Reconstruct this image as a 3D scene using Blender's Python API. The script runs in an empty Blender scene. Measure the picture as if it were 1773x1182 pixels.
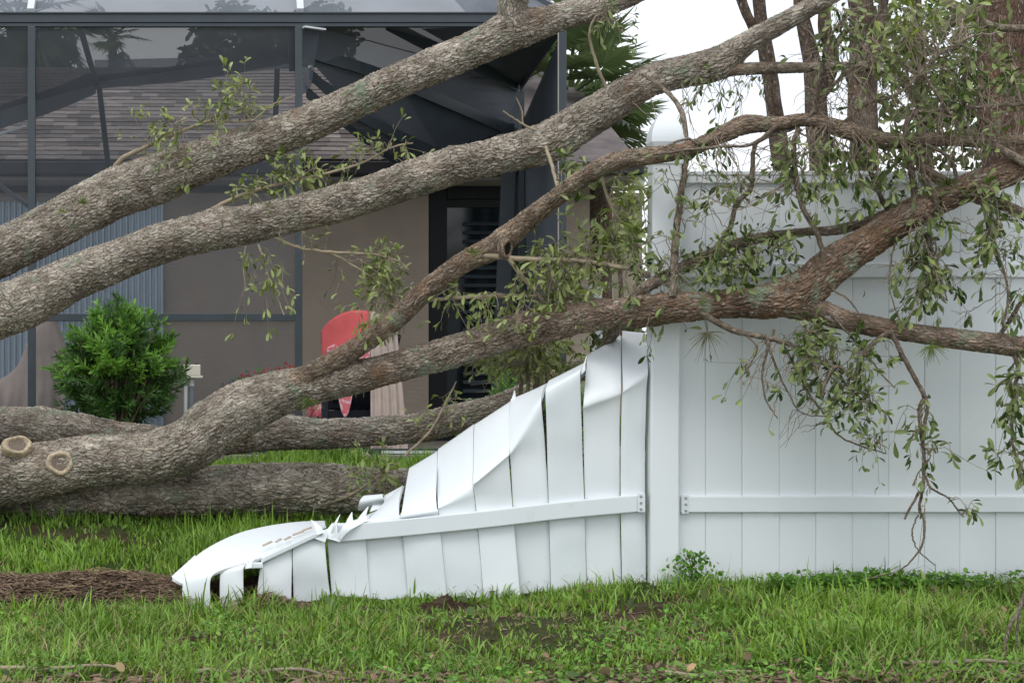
import bpy, math, random
import numpy as np
from mathutils import Vector, Matrix
random.seed(7); rng = np.random.default_rng(11)
SC = bpy.context.scene; COL = SC.collection
# ---------------------------------------------------------------- camera, sky, sun, exposure
F = 3501.0; PX0, PY0 = 390.0, 640.0; EYE = 0.95          # focal length and vanishing point of the depth axis, in photo pixels
cam = bpy.data.cameras.new('camera'); camo = bpy.data.objects.new('camera', cam); COL.objects.link(camo)
camo.location = (0, 0, EYE); camo.rotation_euler = (math.pi/2, 0, 0)
cam.sensor_width = 36.0; cam.lens = 36.0*F/1773
cam.shift_x = (886.5-PX0)/1773; cam.shift_y = (PY0-591)/1773
cam.clip_end = 2000; cam.clip_start = 0.05
SC.camera = camo
SUN_EL, SUN_ROT = math.radians(58), math.radians(200)
wd = bpy.data.worlds.new('World'); SC.world = wd; wd.use_nodes = True
wt = wd.node_tree; bg = wt.nodes['Background']
sky = wt.nodes.new('ShaderNodeTexSky'); sky.sky_type = 'NISHITA'; sky.sun_disc = False
sky.sun_elevation = SUN_EL; sky.sun_rotation = SUN_ROT; sky.air_density = 1.2; sky.dust_density = 3
tc = wt.nodes.new('ShaderNodeTexCoord'); mp = wt.nodes.new('ShaderNodeMapping'); mp.inputs['Scale'].default_value = (1, 1, 2.6)
nz = wt.nodes.new('ShaderNodeTexNoise'); nz.inputs['Scale'].default_value = 3.2; nz.inputs['Detail'].default_value = 4
rp = wt.nodes.new('ShaderNodeValToRGB')
rp.color_ramp.elements[0].position = 0.35; rp.color_ramp.elements[0].color = (7.9, 8.5, 9.5, 1)
rp.color_ramp.elements[1].position = 0.62; rp.color_ramp.elements[1].color = (10.4, 10.6, 10.9, 1)
mx = wt.nodes.new('ShaderNodeMixRGB'); mx.inputs[0].default_value = 0.93       # a closed overcast deck over the clear sky
wt.links.new(tc.outputs['Generated'], mp.inputs[0]); wt.links.new(mp.outputs[0], nz.inputs[0]); wt.links.new(nz.outputs[0], rp.inputs[0])
wt.links.new(sky.outputs[0], mx.inputs[1]); wt.links.new(rp.outputs[0], mx.inputs[2]); wt.links.new(mx.outputs[0], bg.inputs[0])
bg.inputs['Strength'].default_value = 0.1
sl = bpy.data.lights.new('sun', 'SUN'); sl.energy = 0.8; sl.angle = math.radians(25); sl.color = (1, .97, .92)
so = bpy.data.objects.new('sun', sl); COL.objects.link(so); so.location = (0, 0, 20)
az = SUN_ROT
sd = Vector((math.sin(az)*math.cos(SUN_EL), math.cos(az)*math.cos(SUN_EL), math.sin(SUN_EL)))   # direction towards the sun
so.rotation_euler = sd.to_track_quat('Z', 'Y').to_euler()
vs = SC.view_settings; vs.view_transform = 'Standard'; vs.look = 'None'; vs.gamma = 1; vs.use_curve_mapping = False; vs.exposure = 0.42
SC.cycles.max_bounces = 6; SC.cycles.transparent_max_bounces = 16; SC.cycles.diffuse_bounces = 2; SC.cycles.glossy_bounces = 2; SC.cycles.transmission_bounces = 3

# ---------------------------------------------------------------- helpers
def P(px, py, Y): return np.array(((px-PX0)*Y/F, Y, EYE+(PY0-py)*Y/F))
W = {}
def link(o, parent, wl):
    COL.objects.link(o); W[o.name] = np.array(wl, float)
    if parent is not None:
        o.parent = parent; o.location = Vector(wl)-Vector(W[parent.name])
    else: o.location = Vector(wl)
    return o
def tag(o, label=None, cat=None, group=None, kind=None):
    if label: o['label'] = label
    if cat: o['category'] = cat
    if group: o['group'] = group
    if kind: o['kind'] = kind
    return o
def empty(name, loc, label, cat, group=None):
    o = bpy.data.objects.new(name, None); o.empty_display_size = .1
    link(o, None, loc); return tag(o, label, cat, group)
def mesh_data(name, v, f, mat, smooth=False, attrs=None, mats=None, midx=None):
    me = bpy.data.meshes.new(name); v = np.asarray(v, float)
    if isinstance(f, np.ndarray):
        n, k = f.shape
        me.vertices.add(len(v)); me.vertices.foreach_set('co', v.astype(np.float32).ravel())
        me.loops.add(n*k); me.loops.foreach_set('vertex_index', f.astype(np.int32).ravel())
        me.polygons.add(n); me.polygons.foreach_set('loop_start', np.arange(0, n*k, k, dtype=np.int32))
        me.update(calc_edges=True); me.validate()
    else: me.from_pydata([tuple(x) for x in v], [], f)
    for m in (mats or [mat]): me.materials.append(m)
    if midx is not None: me.polygons.foreach_set('material_index', np.asarray(midx, np.int32))
    if smooth: me.polygons.foreach_set('use_smooth', np.ones(len(me.polygons), bool))
    for k, a in (attrs or {}).items():
        a = np.asarray(a, np.float32)
        if a.ndim == 1: me.attributes.new(k, 'FLOAT', 'POINT').data.foreach_set('value', a)
        else: me.attributes.new(k, 'FLOAT_VECTOR', 'POINT').data.foreach_set('vector', a.ravel())
    me.update(); return me
def mk(name, v, f, mat, parent=None, smooth=False, attrs=None, origin=None, **kw):
    v = np.asarray(v, float); c = v.mean(0) if origin is None else np.array(origin, float)
    o = bpy.data.objects.new(name, mesh_data(name, v-c, f, mat, smooth, attrs, **kw))
    return link(o, parent, c)
BF = [(0,3,2,1),(4,5,6,7),(0,1,5,4),(1,2,6,5),(2,3,7,6),(3,0,4,7)]
class MB:
    def __init__(s): s.v = []; s.f = []
    def add(s, v, f):
        n = len(s.v); s.v += [tuple(x) for x in v]; s.f += [tuple(i+n for i in q) for q in f]; return s
    def box(s, x0, x1, y0, y1, z0, z1):
        return s.add([(x0,y0,z0),(x1,y0,z0),(x1,y1,z0),(x0,y1,z0),(x0,y0,z1),(x1,y0,z1),(x1,y1,z1),(x0,y1,z1)], BF)
    def bar(s, a, b, w, h, up=(0,0,1)):
        a, b = Vector(a), Vector(b); d = (b-a).normalized(); u = Vector(up); sd_ = d.cross(u)
        if sd_.length < 1e-4: sd_ = d.cross(Vector((0,1,0)))
        sd_.normalize(); u = sd_.cross(d).normalized(); q = []
        for p in (a, b):
            for i, j in ((-1,-1),(1,-1),(1,1),(-1,1)): q.append(p+sd_*(w/2*i)+u*(h/2*j))
        return s.add(q, BF)
    def tube(s, pts, rad, n=6):
        v, f = tube_np(np.array(pts, float), np.broadcast_to(np.array(rad, float), (len(pts),)), n)
        return s.add(v, [tuple(q) for q in f])
    def build(s, name, mat, parent=None, smooth=False, bevel=0, **kw):
        o = mk(name, s.v, s.f, mat, parent, smooth, **kw)
        if bevel:
            m = o.modifiers.new('bevel', 'BEVEL'); m.width = bevel; m.segments = 2; m.limit_method = 'ANGLE'
        return o
def frames(p):
    t = np.gradient(p, axis=0); t /= np.linalg.norm(t, axis=1)[:, None]+1e-9
    a = np.array((0, 0, 1.)) if abs(t[0, 2]) < .9 else np.array((1., 0, 0))
    n = np.zeros_like(p); n0 = a-t[0]*a.dot(t[0]); n[0] = n0/np.linalg.norm(n0)
    for i in range(1, len(p)):
        m = n[i-1]-t[i]*n[i-1].dot(t[i]); n[i] = m/(np.linalg.norm(m)+1e-9)
    return t, n, np.cross(t, n)
def tube_np(p, r, n=6, cap=True):
    t, a, b = frames(p); th = np.arange(n)*2*math.pi/n; m = len(p)
    v = (p[:, None]+r[:, None, None]*(np.cos(th)[None, :, None]*a[:, None]+np.sin(th)[None, :, None]*b[:, None])).reshape(-1, 3)
    i = np.arange(m-1)[:, None]*n; j = np.arange(n)[None]; k = (j+1) % n
    f = np.stack([i+j, i+k, i+n+k, i+n+j], -1).reshape(-1, 4)
    return v, f
def catmull(c, step=None, n=None):
    c = np.asarray(c, float); k = len(c)
    q = np.vstack([2*c[0]-c[1], c, 2*c[-1]-c[-2]]); out = []
    for i in range(k-1):
        p0, p1, p2, p3 = q[i:i+4]; L = np.linalg.norm((p2-p1)[:3])
        m = n if n else max(2, int(L/step)); t = np.linspace(0, 1, m, endpoint=False)[:, None]
        out.append(.5*(2*p1+(p2-p0)*t+(2*p0-5*p1+4*p2-p3)*t**2+(3*p1-p0-3*p2+p3)*t**3))
    return np.vstack(out+[c[-1:]])
def hsh(i, s=0):
    i = i.astype(np.int64); h = (i[..., 0]*374761393+i[..., 1]*668265263+i[..., 2]*2147483647+s*974711) & 0xffffffff
    h = ((h ^ (h >> 13))*1274126177) & 0xffffffff; h = ((h ^ (h >> 16))*2246822519) & 0xffffffff
    return ((h ^ (h >> 15)) & 0xffffff)/float(0xffffff)
def vnoise(p, s=0):
    i = np.floor(p); f = p-i; f = f*f*(3-2*f); o = 0
    for dx in (0, 1):
        for dy in (0, 1):
            for dz in (0, 1):
                w = (f[..., 0] if dx else 1-f[..., 0])*(f[..., 1] if dy else 1-f[..., 1])*(f[..., 2] if dz else 1-f[..., 2])
                o = o+w*hsh(i+np.array((dx, dy, dz)), s)
    return o*2-1
def fbm(p, s=0, o=3): return sum(vnoise(p*2**k, s+k)*.5**k for k in range(o))
def worley(p, s=0):
    i = np.floor(p); f1 = np.full(len(p), 9.); f2 = f1.copy()
    for dx in (-1, 0, 1):
        for dy in (-1, 0, 1):
            for dz in (-1, 0, 1):
                c = i+np.array((dx, dy, dz)); q = c+np.stack([hsh(c, s), hsh(c, s+7), hsh(c, s+13)], -1)
                d = np.sqrt(((q-p)**2).sum(1)); f2 = np.minimum(f2, np.maximum(f1, d)); f1 = np.minimum(f1, d)
    return f1, f2
def n3(x, y, z=0.0): return np.stack(np.broadcast_arrays(x, y, z), -1).astype(float)

# ---------------------------------------------------------------- materials
class N:
    def __init__(s, name, rough=.6, spec=.4):
        s.m = bpy.data.materials.new(name); s.m.use_nodes = True; s.t = s.m.node_tree; s.b = s.t.nodes['Principled BSDF']
        s.b.inputs['Roughness'].default_value = rough; s.b.inputs['Specular IOR Level'].default_value = spec
    def n(s, kind, **kw):
        x = s.t.nodes.new('ShaderNode'+kind)
        for k, v in kw.items():
            if k in x.inputs: x.inputs[k].default_value = v
            else: setattr(x, k, v)
        return x
    def l(s, a, b): s.t.links.new(a, b)
    def co(s, kind='Object', scale=(1,1,1)):
        c = s.n('TexCoord'); m = s.n('Mapping', Scale=scale); s.l(c.outputs[kind], m.inputs[0]); return m.outputs[0]
    def noise(s, co, scale, detail=4, rough=.55):
        x = s.n('TexNoise', Scale=scale, Detail=detail, Roughness=rough)
        if co is not None: s.l(co, x.inputs['Vector'])
        return x.outputs[0]
    def ramp(s, fac, stops):
        r = s.n('ValToRGB'); e = r.color_ramp.elements
        while len(e) < len(stops): e.new(.5)
        for q, (p, c) in zip(e, stops): q.position = p; q.color = (*c, 1) if len(c) == 3 else c
        s.l(fac, r.inputs[0]); return r.outputs[0]
    def mix(s, fac, a, b, mode='MIX'):
        x = s.n('MixRGB', blend_type=mode)
        for i, q in ((0, fac), (1, a), (2, b)):
            if isinstance(q, (int, float)): x.inputs[i].default_value = q
            elif isinstance(q, tuple): x.inputs[i].default_value = (*q, 1)
            else: s.l(q, x.inputs[i])
        return x.outputs[0]
    def col(s, c): s.l(c, s.b.inputs['Base Color'])
    def bump(s, h, strength=.3, dist=.01):
        x = s.n('Bump', Strength=strength, Distance=dist); s.l(h, x.inputs['Height']); s.l(x.outputs[0], s.b.inputs['Normal'])
def simple(name, c, var=.15, scale=6, rough=.6, bump=0, spec=.4, bs=None, orand=0, metal=0):
    s = N(name, rough, spec); co = s.co(); nz_ = s.noise(co, scale)
    a = tuple(x*(1-var) for x in c); b = tuple(min(1, x*(1+var)) for x in c)
    q = s.ramp(nz_, [(.3, a), (.7, b)])
    if orand:
        oi = s.n('ObjectInfo'); q = s.mix(1.0, q, s.ramp(oi.outputs['Random'], [(0, (1-orand,)*3), (1, (1+orand,)*3)]), 'MULTIPLY')
    s.col(q); s.b.inputs['Metallic'].default_value = metal
    if bump: s.bump(s.noise(co, bs or scale*6), bump)
    return s.m
def leafmat(name, top, under, var=.35, rough=.45, trans=.25):
    s = N(name, rough, .4); g = s.n('NewGeometry'); a = s.n('Attribute', attribute_name='tint')
    oi = s.n('ObjectInfo'); rnd = s.n('Math', operation='FRACT')
    ad = s.n('Math', operation='ADD'); s.l(a.outputs['Fac'], ad.inputs[0]); s.l(oi.outputs['Random'], ad.inputs[1]); s.l(ad.outputs[0], rnd.inputs[0])
    t = s.ramp(rnd.outputs[0], [(0, tuple(x*(1-var) for x in top)), (.6, top), (1, (top[0]*(1+var)*1.15, top[1]*(1+var), top[2]*(1+var)))])
    u = s.ramp(rnd.outputs[0], [(0, tuple(x*(1-var*.6) for x in under)), (1, tuple(x*(1+var*.6) for x in under))])
    c = s.mix(g.outputs['Backfacing'], t, u); s.col(c)
    if trans:
        tr = s.n('BsdfTranslucent'); s.l(c, tr.inputs[0]); ms = s.n('MixShader'); ms.inputs[0].default_value = trans
        s.l(s.b.outputs[0], ms.inputs[1]); s.l(tr.outputs[0], ms.inputs[2]); s.l(ms.outputs[0], s.t.nodes['Material Output'].inputs[0])
    return s.m
def barkmat(name, lo, hi, rust, lich=.5, sc=1.0, lo2=None, hi2=None):
    s = N(name, .85, .2); a = s.n('Attribute', attribute_name='bark'); co = a.outputs['Vector']
    br = s.n('Attribute', attribute_name='brown')
    def st(z, x=1.0):
        m = s.n('Mapping', Scale=(x, x, z)); s.l(wc, m.inputs[0]); return m.outputs[0]
    wv = s.n('TexNoise', Scale=11*sc, Detail=4); s.l(co, wv.inputs[0]); wc = s.mix(.06/sc, co, wv.outputs['Color'], 'ADD')
    v = s.n('TexVoronoi', feature='DISTANCE_TO_EDGE', Scale=70*sc); s.l(st(.30), v.inputs['Vector'])
    vc = s.n('TexVoronoi', feature='F1', Scale=70*sc); s.l(st(.30), vc.inputs['Vector'])
    n1 = s.noise(co, 7*sc, 5); n2 = s.noise(st(.35), 130*sc, 5, .75); n3_ = s.noise(st(.22), 42*sc, 5, .7)
    c = s.ramp(n1, [(.3, lo), (.68, hi)])
    if lo2: c = s.mix(br.outputs['Fac'], c, s.ramp(n1, [(.3, lo2), (.68, hi2)]))
    c = s.mix(.55, c, s.ramp(vc.outputs['Color'], [(.2, (.66, .62, .58)), (.8, (1.35, 1.36, 1.38))]), 'MULTIPLY')
    c = s.mix(.8, c, s.ramp(n3_, [(.32, (.56, .53, .50)), (.5, (1, 1, 1)), (.68, (1.45, 1.45, 1.45))]), 'MULTIPLY')
    c = s.mix(.5, c, s.ramp(n2, [(.3, (.55, .53, .50)), (.7, (1.45, 1.46, 1.48))]), 'MULTIPLY')
    gr = s.ramp(v.outputs['Distance'], [(0, (1, 1, 1)), (.09, (0, 0, 0))]); gr = s.mix(1., gr, s.ramp(s.noise(co, 20*sc, 3), [(.28, (0, 0, 0)), (.45, (1, 1, 1))]), 'MULTIPLY')
    c = s.mix(gr, c, tuple(x*.42 for x in lo))                                      # the inner bark between the plates is browner
    fl = s.ramp(s.noise(st(.4), 55*sc, 5, .7), [(.58, (0, 0, 0)), (.66, (1, 1, 1))])
    c = s.mix(s.mix(1.0, fl, (.62,)*3, 'MULTIPLY'), c, (.56, .55, .51))             # pale flaked plate edges and crustose lichen
    lc = s.ramp(s.noise(co, 7.5, 6, .75), [(.565, (0, 0, 0)), (.64, (lich,)*3)]); c = s.mix(lc, c, (.27, .33, .23))
    ru = s.ramp(s.noise(co, 3.3, 4, .6), [(.59, (0, 0, 0)), (.74, (.65,)*3)]); c = s.mix(ru, c, rust)
    s.col(c)
    h = s.ramp(v.outputs['Distance'], [(0, (0, 0, 0)), (.20, (1, 1, 1))]); h = s.mix(.6, h, n2); h = s.mix(.4, h, n3_)
    s.bump(h, 1.0, .016/sc); return s.m
M = {}
M['bark'] = barkmat('bark_grey', (.215, .178, .138), (.54, .48, .40), (.28, .15, .075), .75, 1.0, (.125, .080, .054), (.31, .215, .15))
M['bark_brown'] = barkmat('bark_brown', (.145, .105, .075), (.36, .275, .20), (.25, .12, .06), .5, 1.25)
M['bark_thin'] = barkmat('bark_thin', (.13, .098, .072), (.34, .28, .215), (.25, .12, .06), .35, 1.8)
M['bark_rust'] = barkmat('bark_rust', (.085, .052, .038), (.20, .13, .09), (.36, .13, .05), .2)
M['bark_far'] = barkmat('bark_far', (.085, .06, .045), (.19, .145, .11), (.30, .12, .05), .3)
M['sucker'] = simple('sucker_bark', (.30, .245, .165), .25, 20, .7)
M['twig'] = simple('twig_bark', (.25, .20, .15), .4, 14, .8)
M['cutwood'] = simple('cut_wood', (.17, .125, .095), .4, 60, .8, .3)
def ringwood():
    s = N('cut_wood_face', .85, .15); co = s.co('Object'); w = s.n('TexWave', wave_type='RINGS', rings_direction='SPHERICAL', Scale=42.0, Distortion=2.5, Detail=3.0); s.l(co, w.inputs[0])
    c = s.ramp(w.outputs['Fac'], [(.2, (.13, .10, .082)), (.8, (.25, .205, .165))]); c = s.mix(.6, c, s.ramp(s.noise(co, 60, 5, .7), [(.3, (.5, .5, .5)), (.7, (1.4, 1.4, 1.4))]), 'MULTIPLY'); s.col(c); s.bump(s.noise(co, 90, 4), .4, .004); return s.m
M['ringwood'] = ringwood()
M['callus'] = simple('callus_wood', (.50, .40, .28), .45, 55, .85, .6)
M['leaf'] = leafmat('oak_leaf', (.082, .148, .027), (.215, .265, .09), .55, .38)
M['leaf_pale'] = leafmat('pale_oak_leaf', (.185, .25, .048), (.28, .33, .12), .5)
M['leaf_far'] = leafmat('far_leaf', (.075, .11, .03), (.16, .185, .075))
M['podo'] = leafmat('podocarpus_leaf', (.05, .13, .022), (.09, .19, .04), .5)
M['podo_tip'] = leafmat('podocarpus_new_leaf', (.17, .36, .045), (.2, .4, .07), .25)
M['palm'] = leafmat('palm_leaf', (.085, .14, .042), (.13, .18, .07), .4)
M['grass'] = leafmat('grass_blade', (.19, .34, .038), (.21, .36, .055), .55, .5, .3)
M['weed'] = leafmat('weed_leaf', (.14, .31, .04), (.16, .33, .055), .4, .5, .3)
M['straw'] = leafmat('dry_straw', (.34, .26, .14), (.34, .26, .14), .4, .8, .1)
M['moss'] = leafmat('air_plant_leaf', (.20, .20, .12), (.22, .22, .14), .3, .8, .1)
M['louvre'] = simple('dark_louvre', (.055, .07, .082), .15, 4, .45)
M['chip'] = leafmat('bark_chip', (.20, .135, .09), (.22, .15, .10), .6, .85, 0)
M['flower_red'] = leafmat('red_petal', (.72, .05, .025), (.7, .06, .03), .25)
M['flower_purple'] = leafmat('purple_petal', (.12, .11, .30), (.12, .11, .3), .25)
def vinyl():
    s = N('white_vinyl', .38, .45); co = s.co('Object', (1, 1, 1)); oi = s.n('ObjectInfo')
    n = s.noise(co, 2.2, 5, .6); c = s.ramp(n, [(.35, (.775, .82, .84)), (.65, (.815, .85, .865))])
    d = s.ramp(s.noise(co, 9, 6, .7), [(.60, (0, 0, 0)), (.80, (.34,)*3)]); c = s.mix(d, c, (.50, .55, .46))       # faint algae and rain film
    c = s.mix(1., c, s.ramp(oi.outputs['Random'], [(0, (.93, .945, .95)), (1, (1, 1, 1))]), 'MULTIPLY')
    s.col(c); s.bump(s.noise(co, 3, 2), .05, .02); return s.m
M['vinyl'] = vinyl()
M['vinyl_in'] = simple('vinyl_inside', (.42, .34, .25), .12, 20, .5)
M['steel'] = simple('zinc_screw', (.42, .42, .40), .2, 30, .35, 0, .5, None, 0, .8)
M['alu'] = simple('charcoal_aluminium', (.038, .052, .062), .12, 5, .38, 0, .5, None, .08)
M['alu_white'] = simple('white_aluminium', (.62, .65, .67), .06, 5, .4)
def screen(name, tr, c, rough=.7):
    s = N(name, rough, .2); co = s.co('Object'); n = s.noise(co, 1.3, 3); s.col(s.ramp(n, [(.3, tuple(x*.75 for x in c)), (.7, tuple(x*1.25 for x in c))]))
    t = s.n('BsdfTransparent'); ms = s.n('MixShader'); ms.inputs[0].default_value = 1-tr
    s.l(t.outputs[0], ms.inputs[1]); s.l(s.b.outputs[0], ms.inputs[2]); s.l(ms.outputs[0], s.t.nodes['Material Output'].inputs[0]); return s.m
M['screen'] = screen('insect_screen', .60, (.085, .095, .11))
M['screen_roof'] = screen('insect_screen_roof', .14, (.14, .155, .18))
M['screen_limp'] = screen('insect_screen_sagging', .05, (.085, .102, .122))
M['screen_dark'] = screen('insect_screen_fallen', .06, (.15, .17, .20))
M['screen_back'] = screen('insect_screen_layered', .22, (.085, .098, .12))
def stucco(name, c):
    s = N(name, .9, .15); co = s.co('Object'); s.col(s.ramp(s.noise(co, 3, 5), [(.3, tuple(x*.92 for x in c)), (.7, tuple(x*1.06 for x in c))]))
    m = s.n('Mapping', Scale=(6, 6, 22)); s.l(co, m.inputs[0]); s.bump(s.noise(m.outputs[0], 2.2, 6, .65), .55, .012); return s.m
M['stucco'] = stucco('taupe_stucco', (.46, .385, .315)); M['stucco_far'] = stucco('far_stucco', (.33, .29, .22))
M['fascia'] = simple('dark_fascia', (.035, .033, .036), .15, 4, .5); M['soffit'] = simple('grey_soffit', (.36, .34, .32), .08, 4, .7)
M['cream'] = simple('cream_paint', (.72, .69, .58), .05, 5, .5); M['shutter'] = simple('storm_panel', (.50, .61, .70), .1, 3, .4, 0, .5, None, .06, .25)
M['shingle'] = simple('shingle', (.125, .106, .098), .3, 9, .9, .4, .2, 90, .55); M['shingle_under'] = simple('shingle_under', (.12, .10, .098), .3, 6, .9, .3)
M['roof_far'] = simple('far_shingle', (.20, .165, .14), .25, 7, .9, .3)
M['door'] = simple('dark_door_frame', (.006, .007, .009), .15, 4, .55); M['slab'] = simple('patio_floor', (.24, .215, .19), .18, 4, .8, .2)
def glass():
    s = N('dark_glass', .08, .5); s.b.inputs['Base Color'].default_value = (.012, .017, .021, 1); return s.m
M['glass'] = glass()
M['pvc'] = simple('white_pvc', (.70, .72, .70), .06, 6, .4); M['pvc_grey'] = simple('grey_pvc', (.20, .23, .27), .08, 6, .45)
M['navy'] = simple('navy_resin', (.016, .019, .036), .15, 8, .45)
def cloth(name, c, sc, ribs=None):
    s = N(name, .95, .1); co = s.co('Object'); q = s.ramp(s.noise(co, 7, 4), [(.3, tuple(x*.88 for x in c)), (.7, tuple(x*1.1 for x in c))])
    if ribs: q = s.mix(s.ramp(s.noise(s.co('Object', ribs), 1.0, 3, .6), [(.50, (0, 0, 0)), (.56, (1, 1, 1))]), q, (.80, .52, .58))
    s.col(q); s.bump(s.noise(co, sc, 3, .7), .5, .004); return s.m
M['coral'] = cloth('coral_terry', (.74, .15, .155), 260); M['coral_print'] = cloth('coral_printed_terry', (.74, .19, .22), 260, (22, 22, 22))
M['beige'] = cloth('beige_terry', (.58, .48, .43), 260); M['cover'] = cloth('taupe_cover_fabric', (.46, .38, .34), 120)
M['grey_top'] = simple('grey_table_top', (.42, .44, .45), .1, 6, .5)
def soilmat():
    s = N('soil_and_thatch', .95, .1); co = s.co('Object')
    c = s.ramp(s.noise(co, 7, 7, .7), [(.3, (.05, .032, .022)), (.5, (.105, .07, .047)), (.7, (.17, .12, .08))])
    g = s.ramp(s.noise(co, 1.9, 5, .65), [(.42, (0, 0, 0)), (.6, (1, 1, 1))]); c = s.mix(g, c, s.ramp(s.noise(co, 30, 4), [(.3, (.035, .06, .016)), (.7, (.09, .12, .04))]))
    xyz = s.n('SeparateXYZ'); s.l(co, xyz.inputs[0]); far = s.n('MapRange'); s.l(xyz.outputs[1], far.inputs[0]); far.inputs[1].default_value = 4.5; far.inputs[2].default_value = 7.0
    c = s.mix(far.outputs[0], c, s.ramp(s.noise(co, 2.5, 6, .7), [(.3, (.06, .105, .022)), (.7, (.13, .19, .045))]))        # mown lawn beyond the blades that are built singly
    s.col(c); s.bump(s.noise(co, 28, 8, .75), 1., .04); return s.m
M['soil'] = soilmat()
def dirtmat():
    s = N('torn_soil', .95, .1); co = s.co('Object'); m = s.n('Mapping', Scale=(.5, 1, 1.4)); s.l(co, m.inputs[0])
    c = s.ramp(s.noise(m.outputs[0], 24, 7, .75), [(.3, (.04, .026, .018)), (.5, (.115, .078, .052)), (.72, (.27, .20, .135))]); s.col(c)
    s.bump(s.noise(m.outputs[0], 34, 8, .8), 1., .05); return s.m
M['dirt'] = dirtmat()
# ---------------------------------------------------------------- ground
KL = np.array([(2,-.3),(5,-.19),(6.5,-.135),(8.5,-.09),(8.9,-.07),(9.3,.01),(10.3,.19),(12,.27),(14.2,.30),(900,.30)])
KR = np.array([(2,-.3),(5,-.17),(6.5,-.115),(8.5,-.03),(9.0,0.0),(9.3,.03),(10.3,.16),(12,.27),(14.2,.30),(900,.30)])
def zg(x, y):
    x = np.asarray(x, float); y = np.asarray(y, float)
    t = np.clip((x-1.15)/.8, 0, 1); t = t*t*(3-2*t)
    z = np.interp(y, KL[:, 0], KL[:, 1])*(1-t)+np.interp(y, KR[:, 0], KR[:, 1])*t
    p = n3(x, y); a = np.clip((14.0-y)/2, 0, 1)
    return z+a*(.022*vnoise(p*1.7, 3)+.012*vnoise(p*6, 4)+.006*vnoise(p*17, 5))
xs = np.concatenate([[-600,-200,-60,-20,-8,-4], np.arange(-3.4, 6.6, .05), [7.2,8,9,13,22,60,200,600]])
ys = np.concatenate([[-3,0,3,5], np.arange(5.8, 11, .045), np.arange(11, 14.6, .12), [15.5,17,20,26,40,80,200,800]])
gx, gy = np.meshgrid(xs, ys); gv = np.stack([gx, gy, zg(gx, gy)], -1).reshape(-1, 3); nx_ = len(xs)
ii = (np.arange(len(ys)-1)[:, None]*nx_+np.arange(nx_-1)[None]).ravel()
tag(mk('lawn', gv, np.stack([ii, ii+1, ii+nx_+1, ii+nx_], -1), M['soil'], smooth=True, origin=(0, 9, 0)), 'sloping lawn ground of brown soil under the grass', 'lawn', kind='structure')
mb = MB(); mb.box(-9, 3.15, 14.43, 17.6, .0, .345); tag(mb.build('patio_slab', M['slab'], bevel=.01), 'patio slab under the screen enclosure', 'patio', kind='structure')

MD = []
def zm(x, y):
    z = zg(x, y)
    for x0, x1, yc, hw, h, tp in MD:
        u = np.clip((y-yc)/hw, -1, 1); e = np.clip(np.minimum(x-x0, x1-x)/tp, 0, 1); z = np.maximum(z, zg(x, y)-.012+h*(1-u*u)*e)
    return z
def mound(name, x0, x1, yc, hw, h, label, seed, taper=.2):
    MD.append((x0, x1, yc, hw, h, taper)); X = np.arange(x0, x1, .012); U = np.linspace(-1, 1, 36); a, u = np.meshgrid(X, U)
    yy = yc+u*hw+.05*vnoise(n3(a*3, seed)); e = np.clip(np.minimum(a-x0, x1-a)/taper, 0, 1)
    p = n3(a*10, yy*14, seed)
    z = zg(a, yy)-.015+h*(1-u*u)*e*(1+.5*fbm(p*.5, seed, 2))+.050*e*(1-u*u)**.6*fbm(p*1.3, seed+1, 3)+.030*e*(1-u*u)**.5*fbm(p*4.5, seed+2, 3)
    k = len(X); q = (np.arange(35)[:, None]*k+np.arange(k-1)[None]).ravel()
    return tag(mk(name, np.stack([a, yy, z], -1).reshape(-1, 3), np.stack([q, q+1, q+k+1, q+k], -1), M['dirt'], smooth=True), label, 'soil', kind='structure')
mound('soil_ridge', -1.55, -.12, 8.93, .20, .052, 'ridge of torn up brown soil left of the fallen fence panel', 3)
mound('soil_ridge', .0, .36, 8.75, .13, .060, 'small soil heap at the feet of the split fence boards', 5)
mound('soil_ridge', .78, 1.22, 8.76, .11, .032, 'low soil heap below the middle of the broken panel', 8)
mound('soil_ridge', -.25, .35, 8.98, .12, .05, 'bare soil showing through the gaps of the crushed panel', 9)
mound('soil_ridge', 3.2, 3.75, 8.82, .09, .05, 'bare soil strip under the standing fence at the right', 12)

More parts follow.
